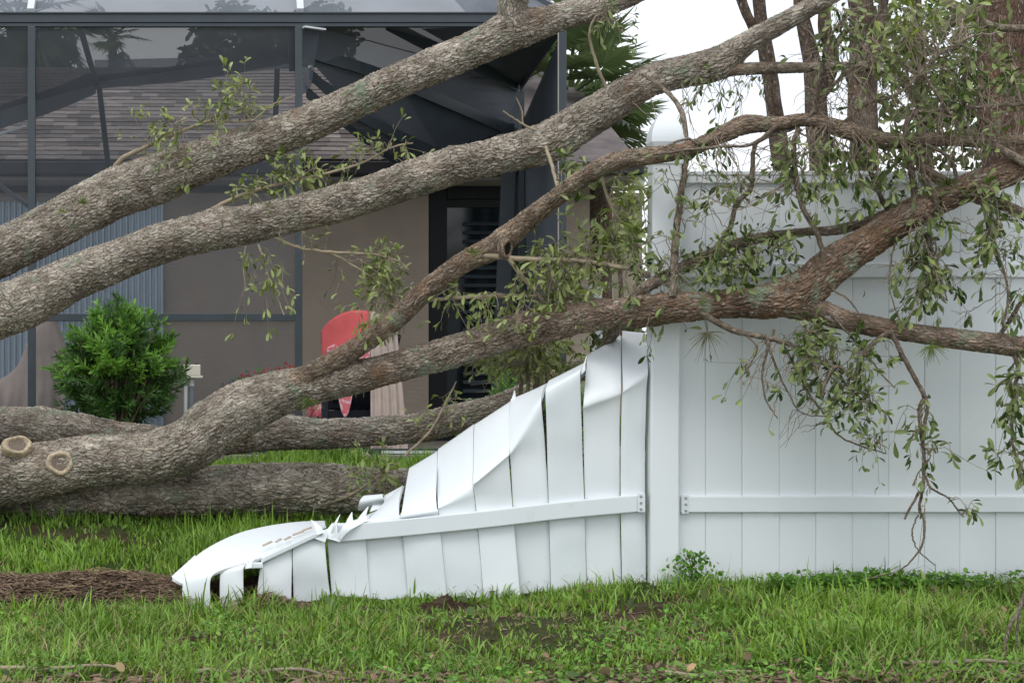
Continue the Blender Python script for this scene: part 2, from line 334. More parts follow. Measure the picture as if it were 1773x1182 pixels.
def batch(base_v, base_f, mats4, name, mat, parent=None, tint=None, label=None, cat=None, kind='stuff', smooth=True):
    n = len(mats4); k = len(base_v); bv = np.c_[base_v, np.ones(k)]
    v = np.einsum('nij,kj->nki', mats4[:, :3, :], bv).reshape(-1, 3)
    f = (np.asarray(base_f)[None]+np.arange(n)[:, None, None]*k).reshape(-1, len(base_f[0]))
    t = np.repeat(rng.random(n) if tint is None else tint, k)
    return tag(mk(name, v, f, mat, parent, smooth, {'tint': t}), label, cat, kind=kind)
def ribbons(base, az_, h, lean, w, st=5, twist=None, curl=1.0):
    """grass blades as curved ribbons: base points, azimuth of the lean, length, lean 0..1, width"""
    n = len(base); t = np.linspace(0, 1, st); d = np.stack([np.cos(az_), np.sin(az_), 0*az_], -1)
    hor = (lean[:, None]*t**(1.6*curl))*h[:, None]; ver = (t-.42*lean[:, None]*t**2.4)*h[:, None]
    c = base[:, None]+d[:, None]*hor[..., None]; c[..., 2] += ver
    tw = az_+math.pi/2+(rng.normal(0, .6, n) if twist is None else twist); s = np.stack([np.cos(tw), np.sin(tw), 0*tw], -1)
    wd_ = (w[:, None]*np.array([.75, 1, .9, .62, .06] if st == 5 else np.linspace(1, .06, st))[None])/2
    L = c-s[:, None]*wd_[..., None]; R = c+s[:, None]*wd_[..., None]
    v = np.stack([L, R], 2).reshape(-1, 3); q = []
    for i in range(st-1): q.append((2*i, 2*i+1, 2*i+3, 2*i+2))
    f = (np.array(q)[None]+np.arange(n)[:, None, None]*2*st).reshape(-1, 4); return v, f
def scatter(n, x0, x1, y0, y1): return rng.uniform(x0, x1, n), rng.uniform(y0, y1, n)
def bare(x, y):
    b = np.zeros(len(x)); b = np.maximum(b, ((x < -.05) & (np.abs(y-8.90+.05*np.sin(x*6)) < .20))*1.)
    b = np.maximum(b, ((x > -.3) & (x < .42) & (np.abs(y-8.93) < .16))*1.)
    b = np.maximum(b, ((x > .84) & (x < 1.14) & (np.abs(y-8.76) < .09))*1.); b = np.maximum(b, ((x > 3.3) & (x < 3.65) & (np.abs(y-8.82) < .06))*1.)
    nn = vnoise(n3(x*3.3, y*3.8), 21)+.5*vnoise(n3(x*9, y*9), 22); b = np.maximum(b, np.clip((nn-.20)*1.9, 0, .92))
    b = np.maximum(b, np.clip((7.22-y)/.2, 0, .75)); return b
def lawn_grass(name, label, n, x0, x1, y0, y1, hh, wdt, mat='grass', leanm=.55):
    k = max(1, n//6); cx, cy = scatter(k, x0, x1, y0, y1)
    x = np.repeat(cx, 6)+rng.normal(0, .022, k*6); y = np.repeat(cy, 6)+rng.normal(0, .022, k*6)
    keep = (rng.random(len(x)) > bare(x, y)) & (y < 14.40); x, y = x[keep], y[keep]; n = len(x)
    tall = np.clip(.85+.7*vnoise(n3(x*2.2, y*2.2), 31)+.25*vnoise(n3(x*7, y*7), 32), .4, 1.45)
    h = hh*tall*rng.lognormal(0, .30, n); b = np.stack([x, y, zg(x, y)-.008], -1)
    az_ = rng.uniform(0, 6.283, n); ln = np.clip(rng.normal(leanm, .28, n), .03, 1.35)
    v, f = ribbons(b, az_, h, ln, wdt*rng.uniform(.55, 1.3, n))
    tn = np.clip(.5+.42*vnoise(n3(x*2.1, y*2.1), 41)+rng.normal(0, .2, n), 0, .999)
    return tag(mk(name, v, f, M[mat], None, True, {'tint': np.repeat(tn, 10)}), label, 'grass', kind='stuff')
lawn_grass('grass', 'tufted green grass on the bank in front of the fence', 44000, -1.6, 3.8, 6.6, 8.92, .080, .0078)
lawn_grass('grass', 'long green grass between the fallen log and the torn soil', 28000, -1.6, 2.2, 9.04, 10.5, .080, .0085, leanm=.42)
lawn_grass('grass', 'bright green grass between the fallen tree and the patio', 30000, -2.2, 2.4, 10.5, 14.42, .10, .0085, leanm=.35)
lawn_grass('grass', 'green grass along the foot of the white fence', 5200, .25, 3.8, 8.70, 8.93, .070, .0062, leanm=.45)
lawn_grass('dry_straw', 'dry straw coloured blades lying among the green grass', 16000, -1.6, 3.8, 6.6, 9.3, .085, .0036, 'straw', 1.15)
lawn_grass('grass', 'sparse short blades growing over bare patches', 9000, -1.6, 3.8, 6.7, 8.8, .045, .0050)
lawn_grass('grass', 'green grass further right along the bank', 15000, 3.8, 6.4, 6.2, 8.95, .080, .0078)
lawn_grass('grass', 'green grass further left of the fallen tree', 12000, -3.2, -1.6, 6.6, 11.0, .085, .0078)
def tuft(name, px, Y, n, h, label, mat='grass', w=.006, lean=.5, az0=None, spread=.03):
    c = P(px, 0, Y); x = c[0]+rng.normal(0, spread, n); y = Y+rng.normal(0, spread*.5, n)
    az_ = rng.uniform(0, 6.283, n) if az0 is None else rng.normal(az0, .5, n)
    v, f = ribbons(np.stack([x, y, zg(x, y)-.005], -1), az_, h*rng.uniform(.5, 1.1, n), np.clip(rng.normal(lean, .2, n), .05, 1.3), np.full(n, w))
    return tag(mk(name, v, f, M[mat], None, True, {'tint': np.repeat(rng.random(n), 10)}), label, 'grass', 'single grass clumps')
tuft('grass_tuft', 1525, 8.88, 15, .20, 'tall arching grass tuft in front of the standing fence under the hanging twig', lean=.75, az0=0)
tuft('grass_tuft', 315, 8.72, 7, .13, 'grass blades at the left tip of the crushed panel')
tuft('grass_tuft', 1105, 8.84, 9, .14, 'grass tuft at the left foot of the fence post', lean=.6)
tuft('dry_grass_tuft', 1268, 7.15, 16, .17, 'dry tan grass tuft at the bottom edge below the fence', 'straw', .003, .7, spread=.02)
# broad-leaved ground cover
LB = np.array([(0,0,0),(.30,.32,.05),(.30,-.32,.05),(.72,.34,.03),(.72,-.34,.03),(1,0,-.05),(.5,0,.0)]); LBF = [(0,2,6,1),(6,2,4,6),(1,6,3,1)]
LBF = [(0,6,1),(0,2,6),(1,6,3),(2,4,6),(3,6,5),(6,4,5)]
def mats(pos, az_, pitch, roll, s):
    n = len(pos); out = np.zeros((n, 4, 4)); ca, sa, cp, sp, cr, sr = np.cos(az_), np.sin(az_), np.cos(pitch), np.sin(pitch), np.cos(roll), np.sin(roll)
    X = np.stack([ca*cp, sa*cp, sp], -1); Y0 = np.stack([-sa, ca, 0*ca], -1); Z0 = np.cross(X, Y0)
    Yv = Y0*cr[:, None]+Z0*sr[:, None]; Zv = np.cross(X, Yv); s = s[:, None]
    out[:, :3, 0] = X*s; out[:, :3, 1] = Yv*s; out[:, :3, 2] = Zv*s; out[:, :3, 3] = pos; out[:, 3, 3] = 1; return out
def weeds(name, label, n, x0, x1, y0, y1, s0, zmax, thr=0.0, seed=51):
    x, y = scatter(n, x0, x1, y0, y1); m = (vnoise(n3(x*2.6, y*4), seed) > thr) & (bare(x, y) < .95); x, y = x[m], y[m]; n = len(x)
    p = np.stack([x, y, zg(x, y)+rng.uniform(.005, zmax, n)], -1)
    return batch(LB, LBF, mats(p, rng.uniform(0, 6.283, n), rng.normal(.15, .4, n), rng.normal(0, .35, n), s0*rng.uniform(.5, 1.4, n)), name, M['weed'], label=label, cat='weeds')
weeds('weeds', 'low broad leaved weeds along the lower edge of the bank', 6500, -1.6, 3.8, 6.65, 7.45, .021, .045, -.15)
weeds('weeds', 'patches of clover like weeds scattered in the grass', 8000, -1.6, 3.8, 7.3, 8.85, .020, .05, .30, 55)
weeds('weeds', 'small leafy weeds along the foot of the standing fence', 3600, 1.95, 3.8, 8.72, 8.92, .026, .075, -.2, 57)
def chips(name, label, n, x0, x1, y0, y1, s0, thr=-.1, seed=61, lift=.01, thin=1.0):
    x, y = scatter(n, x0, x1, y0, y1); m = vnoise(n3(x*2, y*6), seed) > thr; x, y = x[m], y[m]; n = len(x)
    bv = np.array([(-.5,-.16,0),(.45,-.2,.05),(.5,.12,0),(-.42,.2,.04),(-.5,-.16,-.1),(.45,-.2,-.06),(.5,.12,-.1),(-.42,.2,-.06)])
    bv = bv*np.array((1, thin, thin)); p = np.stack([x, y, zm(x, y)+lift*rng.uniform(.0, 1.6, n)], -1)
    return batch(bv, BF, mats(p, rng.normal(0, .7, n), rng.normal(0, .22, n), rng.normal(0, .3, n), s0*np.clip(rng.lognormal(0, .5, n), .3, 1.8)), name, M['chip'], label=label, cat='mulch', smooth=False)
chips('bark_mulch', 'brown bark chips strewn along the bottom of the bank', 2600, -1.6, 3.8, 6.65, 7.14, .034, -.2, lift=.016)
chips('bark_mulch', 'brown bark flakes on the torn soil ridge', 8500, -1.55, -.14, 8.73, 9.13, .026, -.9, 63, .034, .42)
chips('bark_mulch', 'brown fibres on the small soil heaps before the boards', 900, .0, .36, 8.64, 8.86, .022, -.9, 64, .02, .4)
chips('bark_mulch', 'brown debris in the bare patches of the bank', 2200, -1.6, 3.8, 7.1, 8.8, .018, .15, 66, .008)
for q, (x0, x1, Y, l) in enumerate(((-30, 215, 7.02, 'long peeled stick lying in the mulch at the bottom left'), (330, 560, 6.98, 'thin brown stick among bark chips below the crushed panel'), (1150, 1300, 6.93, 'pale stick in the mulch at the bottom middle'), (1560, 1800, 6.95, 'reddish stick in the mulch at the bottom right'))):
    a, b = P(x0, 0, Y), P(x1, 0, Y+.03); t = np.linspace(0, 1, 9)[:, None]; p = a+(b-a)*t; p[:, 2] = zg(p[:, 0], p[:, 1])+.028+.006*np.sin(t[:, 0]*9+q)
    v, f = tube_np(p, np.linspace(.010, .005, 9), 7); tag(mk('stick', v, f, M['sucker'] if q in (0, 2) else M['twig'], smooth=True), l, 'stick')

chips('straw_scraps', 'pale root and straw scraps on the torn soil', 330, -1.55, -.16, 8.73, 9.12, .036, -.7, 71, .036, .3).data.materials[0] = M['straw']
def fallen_leaves(name, label, n, x0, x1, y0, y1, mat, s0):
    x, y = scatter(n, x0, x1, y0, y1); p = np.stack([x, y, zg(x, y)+rng.uniform(.01, .055, n)], -1)
    return batch(LB, LBF, mats(p, rng.uniform(0, 6.283, n), rng.normal(0, .45, n), rng.normal(0, .6, n), s0*rng.uniform(.6, 1.3, n)), name, M[mat], label=label, cat='leaves')
fallen_leaves('fallen_leaves', 'brown dead leaves scattered over the grass bank', 110, -1.6, 3.8, 6.7, 8.9, 'chip', .030)
fallen_leaves('fallen_leaves', 'torn green oak leaves lying in the grass', 160, -1.6, 3.8, 6.8, 9.8, 'leaf', .048)
fallen_leaves('fallen_leaves', 'pale dry leaf scraps in the mulch at the bottom', 60, -1.6, 3.8, 6.7, 7.25, 'straw', .035)
# ---------------------------------------------------------------- standing white fence
YF = 9.0
def fx(px, Y=YF): return (px-PX0)*Y/F
def fz(py, Y=YF): return EYE+(PY0-py)*Y/F
def box_obj(name, x0, x1, y0, y1, z0, z1, mat, parent, bevel=.003, label=None):
    o = MB().box(x0, x1, y0, y1, z0, z1).build(name, mat, parent, bevel=bevel)
    if label: o['label'] = label
    return o
fence = empty('privacy_fence', (fx(1450), YF, 0), 'tall standing white vinyl privacy fence at the right', 'fence')
seams = [1176, 1222, 1285, 1349, 1413, 1476, 1539, 1601, 1662, 1724, 1787, 1850]+[1850+63*k for k in range(1, 16)]
for i, (a, b) in enumerate(zip(seams[:-1], seams[1:])):
    xa, xb = fx(a)+.0005, fx(b)-.0005; dy = rng.normal(0, .0022)
    v = []
    for z in (-.12, fz(312)):                                 # board with shallow V grooves at both long edges
        for x, y in ((xa, .002), (xa+.004, 0), (xb-.004, 0), (xb, .002), (xb, .024), (xa, .024)): v.append((x, YF+y+dy, z))
    mk('board', v, [(5,4,3,2,1,0),(6,7,8,9,10,11)]+[(j, (j+1) % 6, 6+(j+1) % 6, 6+j) for j in range(6)], M['vinyl'], fence)
XR = fx(1850+63*15)
for nm, y0, y1, prot in (('top_rail', 299, 318, .017), ('rail', 456, 481, .022), ('rail', 858, 886, .022)):
    box_obj(nm, fx(1176)+.002, XR, YF-prot, YF+.024+prot, fz(y1), fz(y0), M['vinyl'], fence, .004)
box_obj('rail_lip', fx(1176)+.002, XR, YF-.021, YF+.045, fz(304), fz(297), M['vinyl'], fence, .003)
box_obj('sill', fx(1176)+.004, XR, YF-.0225, YF-.0205, fz(864), fz(862), M['vinyl'], fence, 0)
def bracket(par, x, z, Y, sgn):
    b = box_obj('bracket', x-.016, x+.016, Y-.004, Y, z-.042, z+.042, M['vinyl'], par, .002)
    for dz in (-.028, 0, .028):
        m = MB(); k = 10; c = (x+.003*sgn, Y-.004, z+dz)
        ring = lambda r, y: [(c[0]+r*math.cos(j*2*math.pi/k), c[1]-y, c[2]+r*math.sin(j*2*math.pi/k)) for j in range(k)]
        m.add(ring(.0065, 0)+ring(.006, .003)+ring(.002, .0035), [(j, (j+1) % k, k+(j+1) % k, k+j) for j in range(k)]+[(k+j, k+(j+1) % k, 2*k+(j+1) % k, 2*k+j) for j in range(k)]+[tuple(range(2*k, 3*k))])
        m.build('screw', M['steel'], b)
bracket(fence, fx(1184), fz(872), YF-.0225, 1)
# post with its cap
def sq(cx, cy, w, z, rot, bev=.12):
    h = w/2; b = w*bev*.5; pts = [(-h+b,-h),(h-b,-h),(h,-h+b),(h,h-b),(h-b,h),(-h+b,h),(-h,h-b),(-h,-h+b)]
    c, s = math.cos(rot), math.sin(rot); return [(cx+x*c-y*s, cy+x*s+y*c, z) for x, y in pts]
def stack(rings, cap=True):
    k = len(rings[0]); v = [p for r in rings for p in r]; f = []
    for i in range(len(rings)-1): f += [(i*k+j, i*k+(j+1) % k, (i+1)*k+(j+1) % k, (i+1)*k+j) for j in range(k)]
    if cap: f += [tuple(range(k))[::-1], tuple(range((len(rings)-1)*k, len(rings)*k))]
    return v, f
post = empty('fence_post', (fx(1149), YF, 0), 'square white fence post with pointed dome cap beside the crushed panel', 'post')
pw = .128; pr = math.radians(-1.2)
lean = lambda z: fx(1149)+(.004 if z > 1 else 0)
v, f = stack([sq(fx(1147), YF, pw, -.2, pr), sq(fx(1147), YF, pw, .6, pr), sq(fx(1151), YF, pw, fz(283), pr)])
mk('shaft', v, f, M['vinyl'], post)
cr = [(1.06, 286), (1.06, 268), (.98, 264), (.98, 259), (1.02, 255), (1.14, 248), (1.14, 245)]
cr += [(1.12*max(0, 1-t**1.9)**.72+.02, 245-52*t) for t in np.linspace(.12, 1, 9)]
v, f = stack([sq(fx(1152), YF, pw*w, fz(y), pr, .10) for w, y in cr]); mk('cap', v, f, M['vinyl'], post)

# ---------------------------------------------------------------- crushed fence panel
broken = empty('crushed_fence_panel', (fx(800), 8.95, 0), 'white vinyl fence panel crushed and folded down under the fallen tree', 'fence')
def strip(name, rows, parent, cols=5, wr=.0025, thick=.012, n=7, seed=0, mat='vinyl', soft=9, edge=0.0):
    """rows: (xl, yl, Yl, xr, yr, Yr) in photo pixels and metres of depth, from the foot up"""
    A = np.array([np.concatenate([P(a, b, c), P(d, e, g)]) for a, b, c, d, e, g in rows])
    A = catmull(A, n=n) if len(A) > 2 else A[0]+(A[1]-A[0])*np.linspace(0, 1, n)[:, None]
    for _ in range(soft): A[1:-1] = .25*A[:-2]+.5*A[1:-1]+.25*A[2:]
    u = np.linspace(0, 1, cols); V = A[:, None, :3]*(1-u)[None, :, None]+A[:, None, 3:]*u[None, :, None]
    V[..., 1] += edge*np.abs(2*u-1)[None]**6
    V[..., 1] += wr*2*vnoise(V*np.array((5, 5, 5.))+seed*3.7, 9)+wr*vnoise(V*14.+seed, 10)
    return slab_grid(name, V, M[mat], parent, thick)
def slab_grid(name, V, mat, parent, thick):
    """a sheet with thickness: front, back and rim each with vertices of their own, so that the edges stay crisp"""
    r, c = V.shape[:2]; nn = np.cross(np.gradient(V, axis=1), np.gradient(V, axis=0)); nn /= np.linalg.norm(nn, axis=2)[..., None]+1e-9
    Bk = V-nn*thick; q = np.arange(r*c).reshape(r, c); vs_ = [V.reshape(-1, 3), Bk.reshape(-1, 3)]; n0 = r*c
    f = [np.stack([q[:-1, :-1], q[:-1, 1:], q[1:, 1:], q[1:, :-1]], -1).reshape(-1, 4)]; f.append(f[0][:, ::-1]+n0); k = 2*n0
    for a, b, fl in ((V[:, 0], Bk[:, 0], 1), (V[:, -1], Bk[:, -1], 0), (V[0], Bk[0], 0), (V[-1], Bk[-1], 1)):
        m = len(a); vs_ += [a, b]; i = np.arange(m-1)+k; e = np.stack([i, i+1, i+1+m, i+m], -1); f.append(e[:, ::-1] if not fl else e); k += 2*m
    return mk(name, np.vstack(vs_), np.vstack(f), mat, parent, True)
def two(xl, yl, xr, yr, Y, dY=0): return (xl, yl, Y, xr, yr, Y+dY)
# boards: foot, rail line, fold line, crest, and the end hanging behind
B = [
 [(1078,1022,9.0,1119,1022,9.0),(1075,872,9.0,1117,868,9.0),(1076,700,8.985,1119,690,8.985),(1078,676,8.97,1123,644,8.965),(1077,640,9.04,1121,618,9.04),(1077,579,9.22,1119,580,9.22),(1078,590,9.33,1118,590,9.33),(1078,660,9.38,1118,650,9.38)],
 [(1017,1026,8.99,1076,1024,9.0),(1013,876,8.99,1073,872,9.0),(1010,730,8.975,1074,708,8.985),(1010,700,8.955,1076,676,8.97),(1013,655,9.05,1076,630,9.06),(1017,612,9.2,1076,579,9.22),(1018,625,9.3,1076,592,9.33),(1018,690,9.36,1077,660,9.38)],
 [(955,1030,8.98,1016,1027,8.99),(951,882,8.98,1012,876,8.99),(946,740,8.97,1007,720,8.98),(944,684,8.96,1005,650,8.97),(946,674,9.0,1008,640,9.02),(952,664,9.12,1013,631,9.15),(955,690,9.25,1013,650,9.25)],
 [(897,1036,8.985,954,1031,8.985),(889,886,8.98,950,882,8.98),(884,800,8.97,944,760,8.975),(882,782,8.955,938,697,8.965),(882,735,9.06,941,678,9.03),(884,694,9.22,950,664,9.16),(886,708,9.34,952,690,9.28)],
 [(839,1046,8.95,902,1046,8.94),(826,890,8.975,888,885,8.98),(820,846,8.96,882,800,8.965),(819,834,8.955,882,783,8.95),(820,790,9.10,883,740,9.08),(821,735,9.32,884,694,9.24),(823,750,9.42,886,712,9.36)],
 [(775.5,1046,8.95,838,1046,8.95),(761,896,8.97,825,891,8.97),(758,878,8.965,820,842,8.96),(757,845,9.08,820,800,9.08),(758,779,9.40,821,735,9.34),(760,795,9.5,823,752,9.44)],
 [(708.5,1046,8.95,775,1046,8.95),(696,905,8.97,760,897,8.97),(694,893,8.965,758,884,8.965),(698,865,9.10,755,840,9.06),(708,808,9.44,758,779,9.40),(710,820,9.54,760,796,9.5)],
 [(641.5,1046,8.95,708,1046,8.95),(631.5,912,8.97,695.5,905,8.97),(626,908,8.97,692,896,8.97),(650,890,9.12,692,868,9.12),(672,866,9.32,697,842,9.34),(676,870,9.42,698,850,9.44)],
 [(576,1044,8.94,641,1046,8.95),(568,940,8.95,632,920,8.96),(569,934,8.955,631,914,8.96),(590,908,9.10,640,895,9.10),(612,902,9.25,652,884,9.25)],
 [(509,1040,8.90,573,1042,8.92),(507,975,8.89,566,985,8.90),(507,948,8.90,563,932,8.92),(512,938,8.95,566,922,8.96),(530,926,9.05,570,914,9.05)],
 [(444,1040,8.86,504,1040,8.88),(449,995,8.86,505,985,8.88),(453,976,8.87,507,947,8.90),(462,968,8.92,512,938,8.95)],
 [(381,1050,8.82,422,1048,8.82),(381,1000,8.82,421,995,8.82),(384,985,8.835,424,979,8.835),(396,979,8.89,436,972,8.89),(425,965,9.0,462,958,9.0)],
 [(316,1060,8.80,366,1054,8.79),(316,1015,8.80,363,1008,8.785),(321,987,8.84,374,990,8.80),(345,957,9.0,418,976,8.85),(400,927,9.2,455,964,8.88),(452,912,9.35,492,946,8.92),(512,903,9.45,532,925,9.0),(562,901,9.5,563,908,9.1)],
]
for i, r in enumerate(B):
    g = 0 if i == 12 else -.2; jt = random.uniform(-7, 4) if i < 8 else 0
    r = [(a, b+(jt if k >= len(r)-3 else 0), c, d, e+(jt*.6 if k >= len(r)-3 else 0), h) for k, (a, b, c, d, e, h) in enumerate(r)]
    oy = (.013 if i % 2 else 0) if i < 9 else 0
    r = [(a+(g if k < 2 else abs(g)*3), b, c+oy+(.004*random.uniform(-1, 1)), d-(g if k < 2 else abs(g)*3), e, h+oy+(.004*random.uniform(-1, 1))) for k, (a, b, c, d, e, h) in enumerate(r)]
    o = strip('board', r, broken, seed=i, cols=11, n=9, wr=.004 if i > 6 else .0032, edge=0 if i == 12 else .005, soft=9 if i == 12 else 5)
o['label'] = 'board bent flat into a curved white sheet'
o = strip('board', [(297,997,8.93,300,1000,8.9),(316,980,8.99,320,1012,8.86),(338,960,9.04,345,998,8.86)], broken, wr=.002); o['label'] = 'torn pointed tip of the bent board'
def railpath(name, top, h, Y, depth, parent, label=None):
    A = catmull(np.array([np.concatenate([P(x, y, yy)]) for (x, y), yy in zip(top, Y)]), n=8); hh = h*9/F; V = []
    for p in A: V += [p+(0, 0, 0), p+(0, depth, 0), p+(0, depth, -hh), p+(0, 0, -hh)]
    k = len(A); f = [(i*4+j, i*4+(j+1) % 4, i*4+4+(j+1) % 4, i*4+4+j) for i in range(k-1) for j in range(4)]+[(0, 1, 2, 3), ((k-1)*4+3, (k-1)*4+2, (k-1)*4+1, (k-1)*4)]
    o = mk(name, V, [q[::-1] for q in f], M['vinyl'], parent); m = o.modifiers.new('bevel', 'BEVEL'); m.width = .004; m.segments = 2; m.limit_method = 'ANGLE'; m.angle_limit = .8
    if label: o['label'] = label
    return o
railpath('rail', [(584,909),(720,896.5),(850,883),(980,868),(1117,855.5)], 29, [8.925,8.935,8.945,8.955,8.97], .045, broken, 'snapped lower rail still bolted to the post')
railpath('rail', [(452,966),(505,941),(558,916)], 9, [8.845,8.865,8.89], .05, broken, 'snapped off left end of the lower rail')
railpath('rail', [(424,975),(455,974)], 9, [8.80,8.82], .05, broken, 'short broken rail stub')
for q, (x, y, Y, w, h) in enumerate(((466,939,8.93,22,5),(484,934,8.94,13,5),(500,930,8.95,15,4),(520,921,9.0,26,3),(535,914,9.04,20,2.5))):       # torn open cells of the hollow boards
    a, b = P(x-w/2, y+h/2+w*.12, Y), P(x+w/2, y-h/2-w*.12, Y+.03)
    mbq = MB(); b = a+(b-a)*.72; mbq.bar(a, b, .010, .004, (0, -.5, 1)); mbq.build('torn_cell', M['vinyl_in'], broken)
def shard(pts, name, label, parent=None):
    """a curled sliver of broken vinyl; pts: rows as in strip()"""
    o = strip(name, pts, parent, cols=6, wr=.006, thick=.003, n=6, seed=random.random()*9)
    return o
for rows, l in (([(562,930,8.90,588,938,8.90),(567,915,8.94,600,922,8.92),(575,905,9.0,612,905,8.98)], 'white shard'), ([(585,928,8.90,590,934,8.90),(592,912,8.91,606,916,8.91),(602,900,8.96,640,900,8.94)], 's'), ([(540,930,8.89,563,938,8.89),(556,915,8.92,568,922,8.90)], 's')):
    shard(rows, 'splinter', l, broken)
for rows, l in (([(620,884,9.62,668,876,9.62),(622,866,9.60,664,864,9.56),(634,855,9.66,662,853,9.60),(640,868,9.74,668,862,9.70)], 'curled white vinyl shard lying on the log'), ([(640,886,9.58,690,868,9.60),(648,868,9.62,694,850,9.62),(664,858,9.70,694,842,9.68)], 'bent white vinyl shard beside the crushed panel')):
    tag(shard(rows, 'vinyl_shard', l), l, 'shard', 'vinyl shards')
for rows in ([(596,918,8.915,612,912,8.915),(600,902,8.93,611,900,8.93),(609,886,8.96,610,886,8.96)], [(548,926,8.885,562,921,8.885),(545,912,8.90,553,909,8.90),(538,899,8.93,539,899,8.93)], [(572,924,8.90,580,922,8.90),(578,906,8.90,583,906,8.90),(588,890,8.93,589,890,8.93)], [(616,906,8.93,636,902,8.93),(622,894,8.97,634,890,8.97),(637,876,9.04,638,876,9.04)], [(425,984,8.80,436,982,8.80),(430,974,8.81,437,972,8.81),(446,962,8.84,447,962,8.84)],
             [(884,700,9.2,896,694,9.2),(886,690,9.22,893,686,9.22),(891,676,9.26,892,676,9.26)], [(1006,648,8.98,1013,640,8.98),(1009,634,9.02,1013,630,9.02),(1015,616,9.06,1016,616,9.06)]):
    strip('splinter', rows, broken, cols=4, wr=.004, thick=.003, n=4, soft=0, seed=rows[0][0]*.1)
bracket(broken, fx(1111, 8.96), fz(870, 8.96), 8.964, -1)
# ---------------------------------------------------------------- neighbouring house behind the patio
YW = 17.2
house = empty('house', (0, YW, .345), 'taupe stucco house with brown shingle roof behind the screen enclosure', 'house')
def hx(px, Y=YW): return (px-PX0)*Y/F
def hz(py, Y=YW): return EYE+(PY0-py)*Y/F
XD = hx(742); XE = hx(905)
mb = MB(); mb.box(-9, XD, YW, YW+.25, .1, hz(318)); mb.build('wall', M['stucco'], house)
mb = MB(); mb.box(XE, 3.1, YW, YW+.25, .1, hz(318)); mb.build('wall', M['stucco'], house)
mb = MB(); mb.box(2.85, 3.1, YW+.25, 24, .1, hz(318)); mb.build('wall', M['stucco'], house)
mb = MB(); mb.box(XD+.163, XE, YW, YW+.25, hz(344), hz(318)); mb.build('wall', M['door'], house)
YEV = 16.6; ZE = hz(277, YEV); YR = 20.3; ZR = EYE+(PY0-118)*YR/F
roof = mk('roof', [(-9, YEV, ZE-.012), (3.4, YEV, ZE-.012), (3.4, YR, ZR-.012), (-9, YR, ZR-.012), (3.4, 24, ZE-.012), (-9, 24, ZE-.012)], [(0,1,2,3),(3,2,4,5)], M['shingle_under'], house)
MB().box(-9, 3.42, YEV-.10, YEV+.02, ZE-.125, ZE-.02).build('gutter', M['fascia'], roof, bevel=.01)
MB().box(-9, 3.40, YEV+.03, YW-.003, ZE-.16, ZE-.135).build('soffit', M['soffit'], roof)
MB().box(-9, XD-.01, YW-.03, YW-.004, hz(323)-.0, hz(300)).build('frieze', M['soffit'], house)
MB().box(-9, hx(505), YW-.045, YW-.004, hz(334), hz(324)).build('trim', M['fascia'], house)
nC = 25; sl_ = math.hypot(YR-YEV, ZR-ZE); ex = sl_/nC; ang = math.atan2(ZR-ZE, YR-YEV); sh_meshes = []
for w in (.15, .21, .27):
    b = .006; vv = [(0,-.02,.004),(w,-.02,.004),(w,ex,.0),(0,ex,.0),(0,-.02,.012),(w,-.02,.012),(w,ex,.004),(0,ex,.004)]
    sh_meshes.append((w, mesh_data('shingle', vv, BF, M['shingle'])))
cnt = 0; rest = MB()
for r in range(nC):
    x = -2.75+random.random()*.2; s = r*ex
    while x < 2.35:
        w, me = random.choice(sh_meshes); y = YEV+math.cos(ang)*s; z = ZE+math.sin(ang)*s+random.uniform(0, .004)
        if cnt < 300 and -2.05-.02*r < x < 1.2+.02*r:
            o = bpy.data.objects.new('shingle', me); link(o, roof, (x+.003, y, z)); o.rotation_euler = (ang, 0, 0); cnt += 1
        else:
            Rm = Matrix.Translation((x+.003, y, z)) @ Matrix.Rotation(ang, 4, 'X'); rest.add([Rm @ v_.co for v_ in me.vertices], BF)
        x += w
tag(rest.build('shingle_field', M['shingle'], roof), kind='stuff')
# storm panels over the window
zt, zb = hz(350), .42; xw = hx(284)
MB().box(-4.0, xw+.01, YW-.05, YW-.004, zt, zt+.045).build('shutter_track', M['soffit'], house)
for k in range(9):
    x1 = xw-k*.30; x0 = x1-.298; n = 6; pit = .298/n; prof = []
    for j in range(n): prof += [(x0+j*pit, 0), (x0+j*pit+pit*.30, 0), (x0+j*pit+pit*.5, -.028), (x0+j*pit+pit*.8, -.028)]
    prof.append((x1, 0)); m = len(prof)
    v = [(x, YW-.02+y, z) for z in (zb, zt) for x, y in prof]
    o = mk('storm_shutter_panel', v, [(j, j+1, m+j+1, m+j) for j in range(m-1)], M['shutter'], house)
    mo = o.modifiers.new('thickness', 'SOLIDIFY'); mo.thickness = .002
# sliding door
door = MB().box(XD, XD+.16, YW+.02, YW+.12, .345, hz(322)).box(XE-.09, XE, YW+.04, YW+.12, .345, hz(345)).box(XD+.10, XE-.09, YW+.04, YW+.12, hz(358), hz(345)).box(XD+.10, XE-.09, YW+.04, YW+.12, .345, .42).build('sliding_door', M['door'], house)
MB().box(XD+.101, XE-.091, YW+.075, YW+.085, .421, hz(358)-.001).build('pane', M['glass'], door)
for k in range(22):
    z = .62+k*.075; MB().bar((XD+.30, YW+.055, z), (XE-.095, YW+.055, z), .045, .004, (0, -.8, 1)).build('louvre', M['louvre'], door)

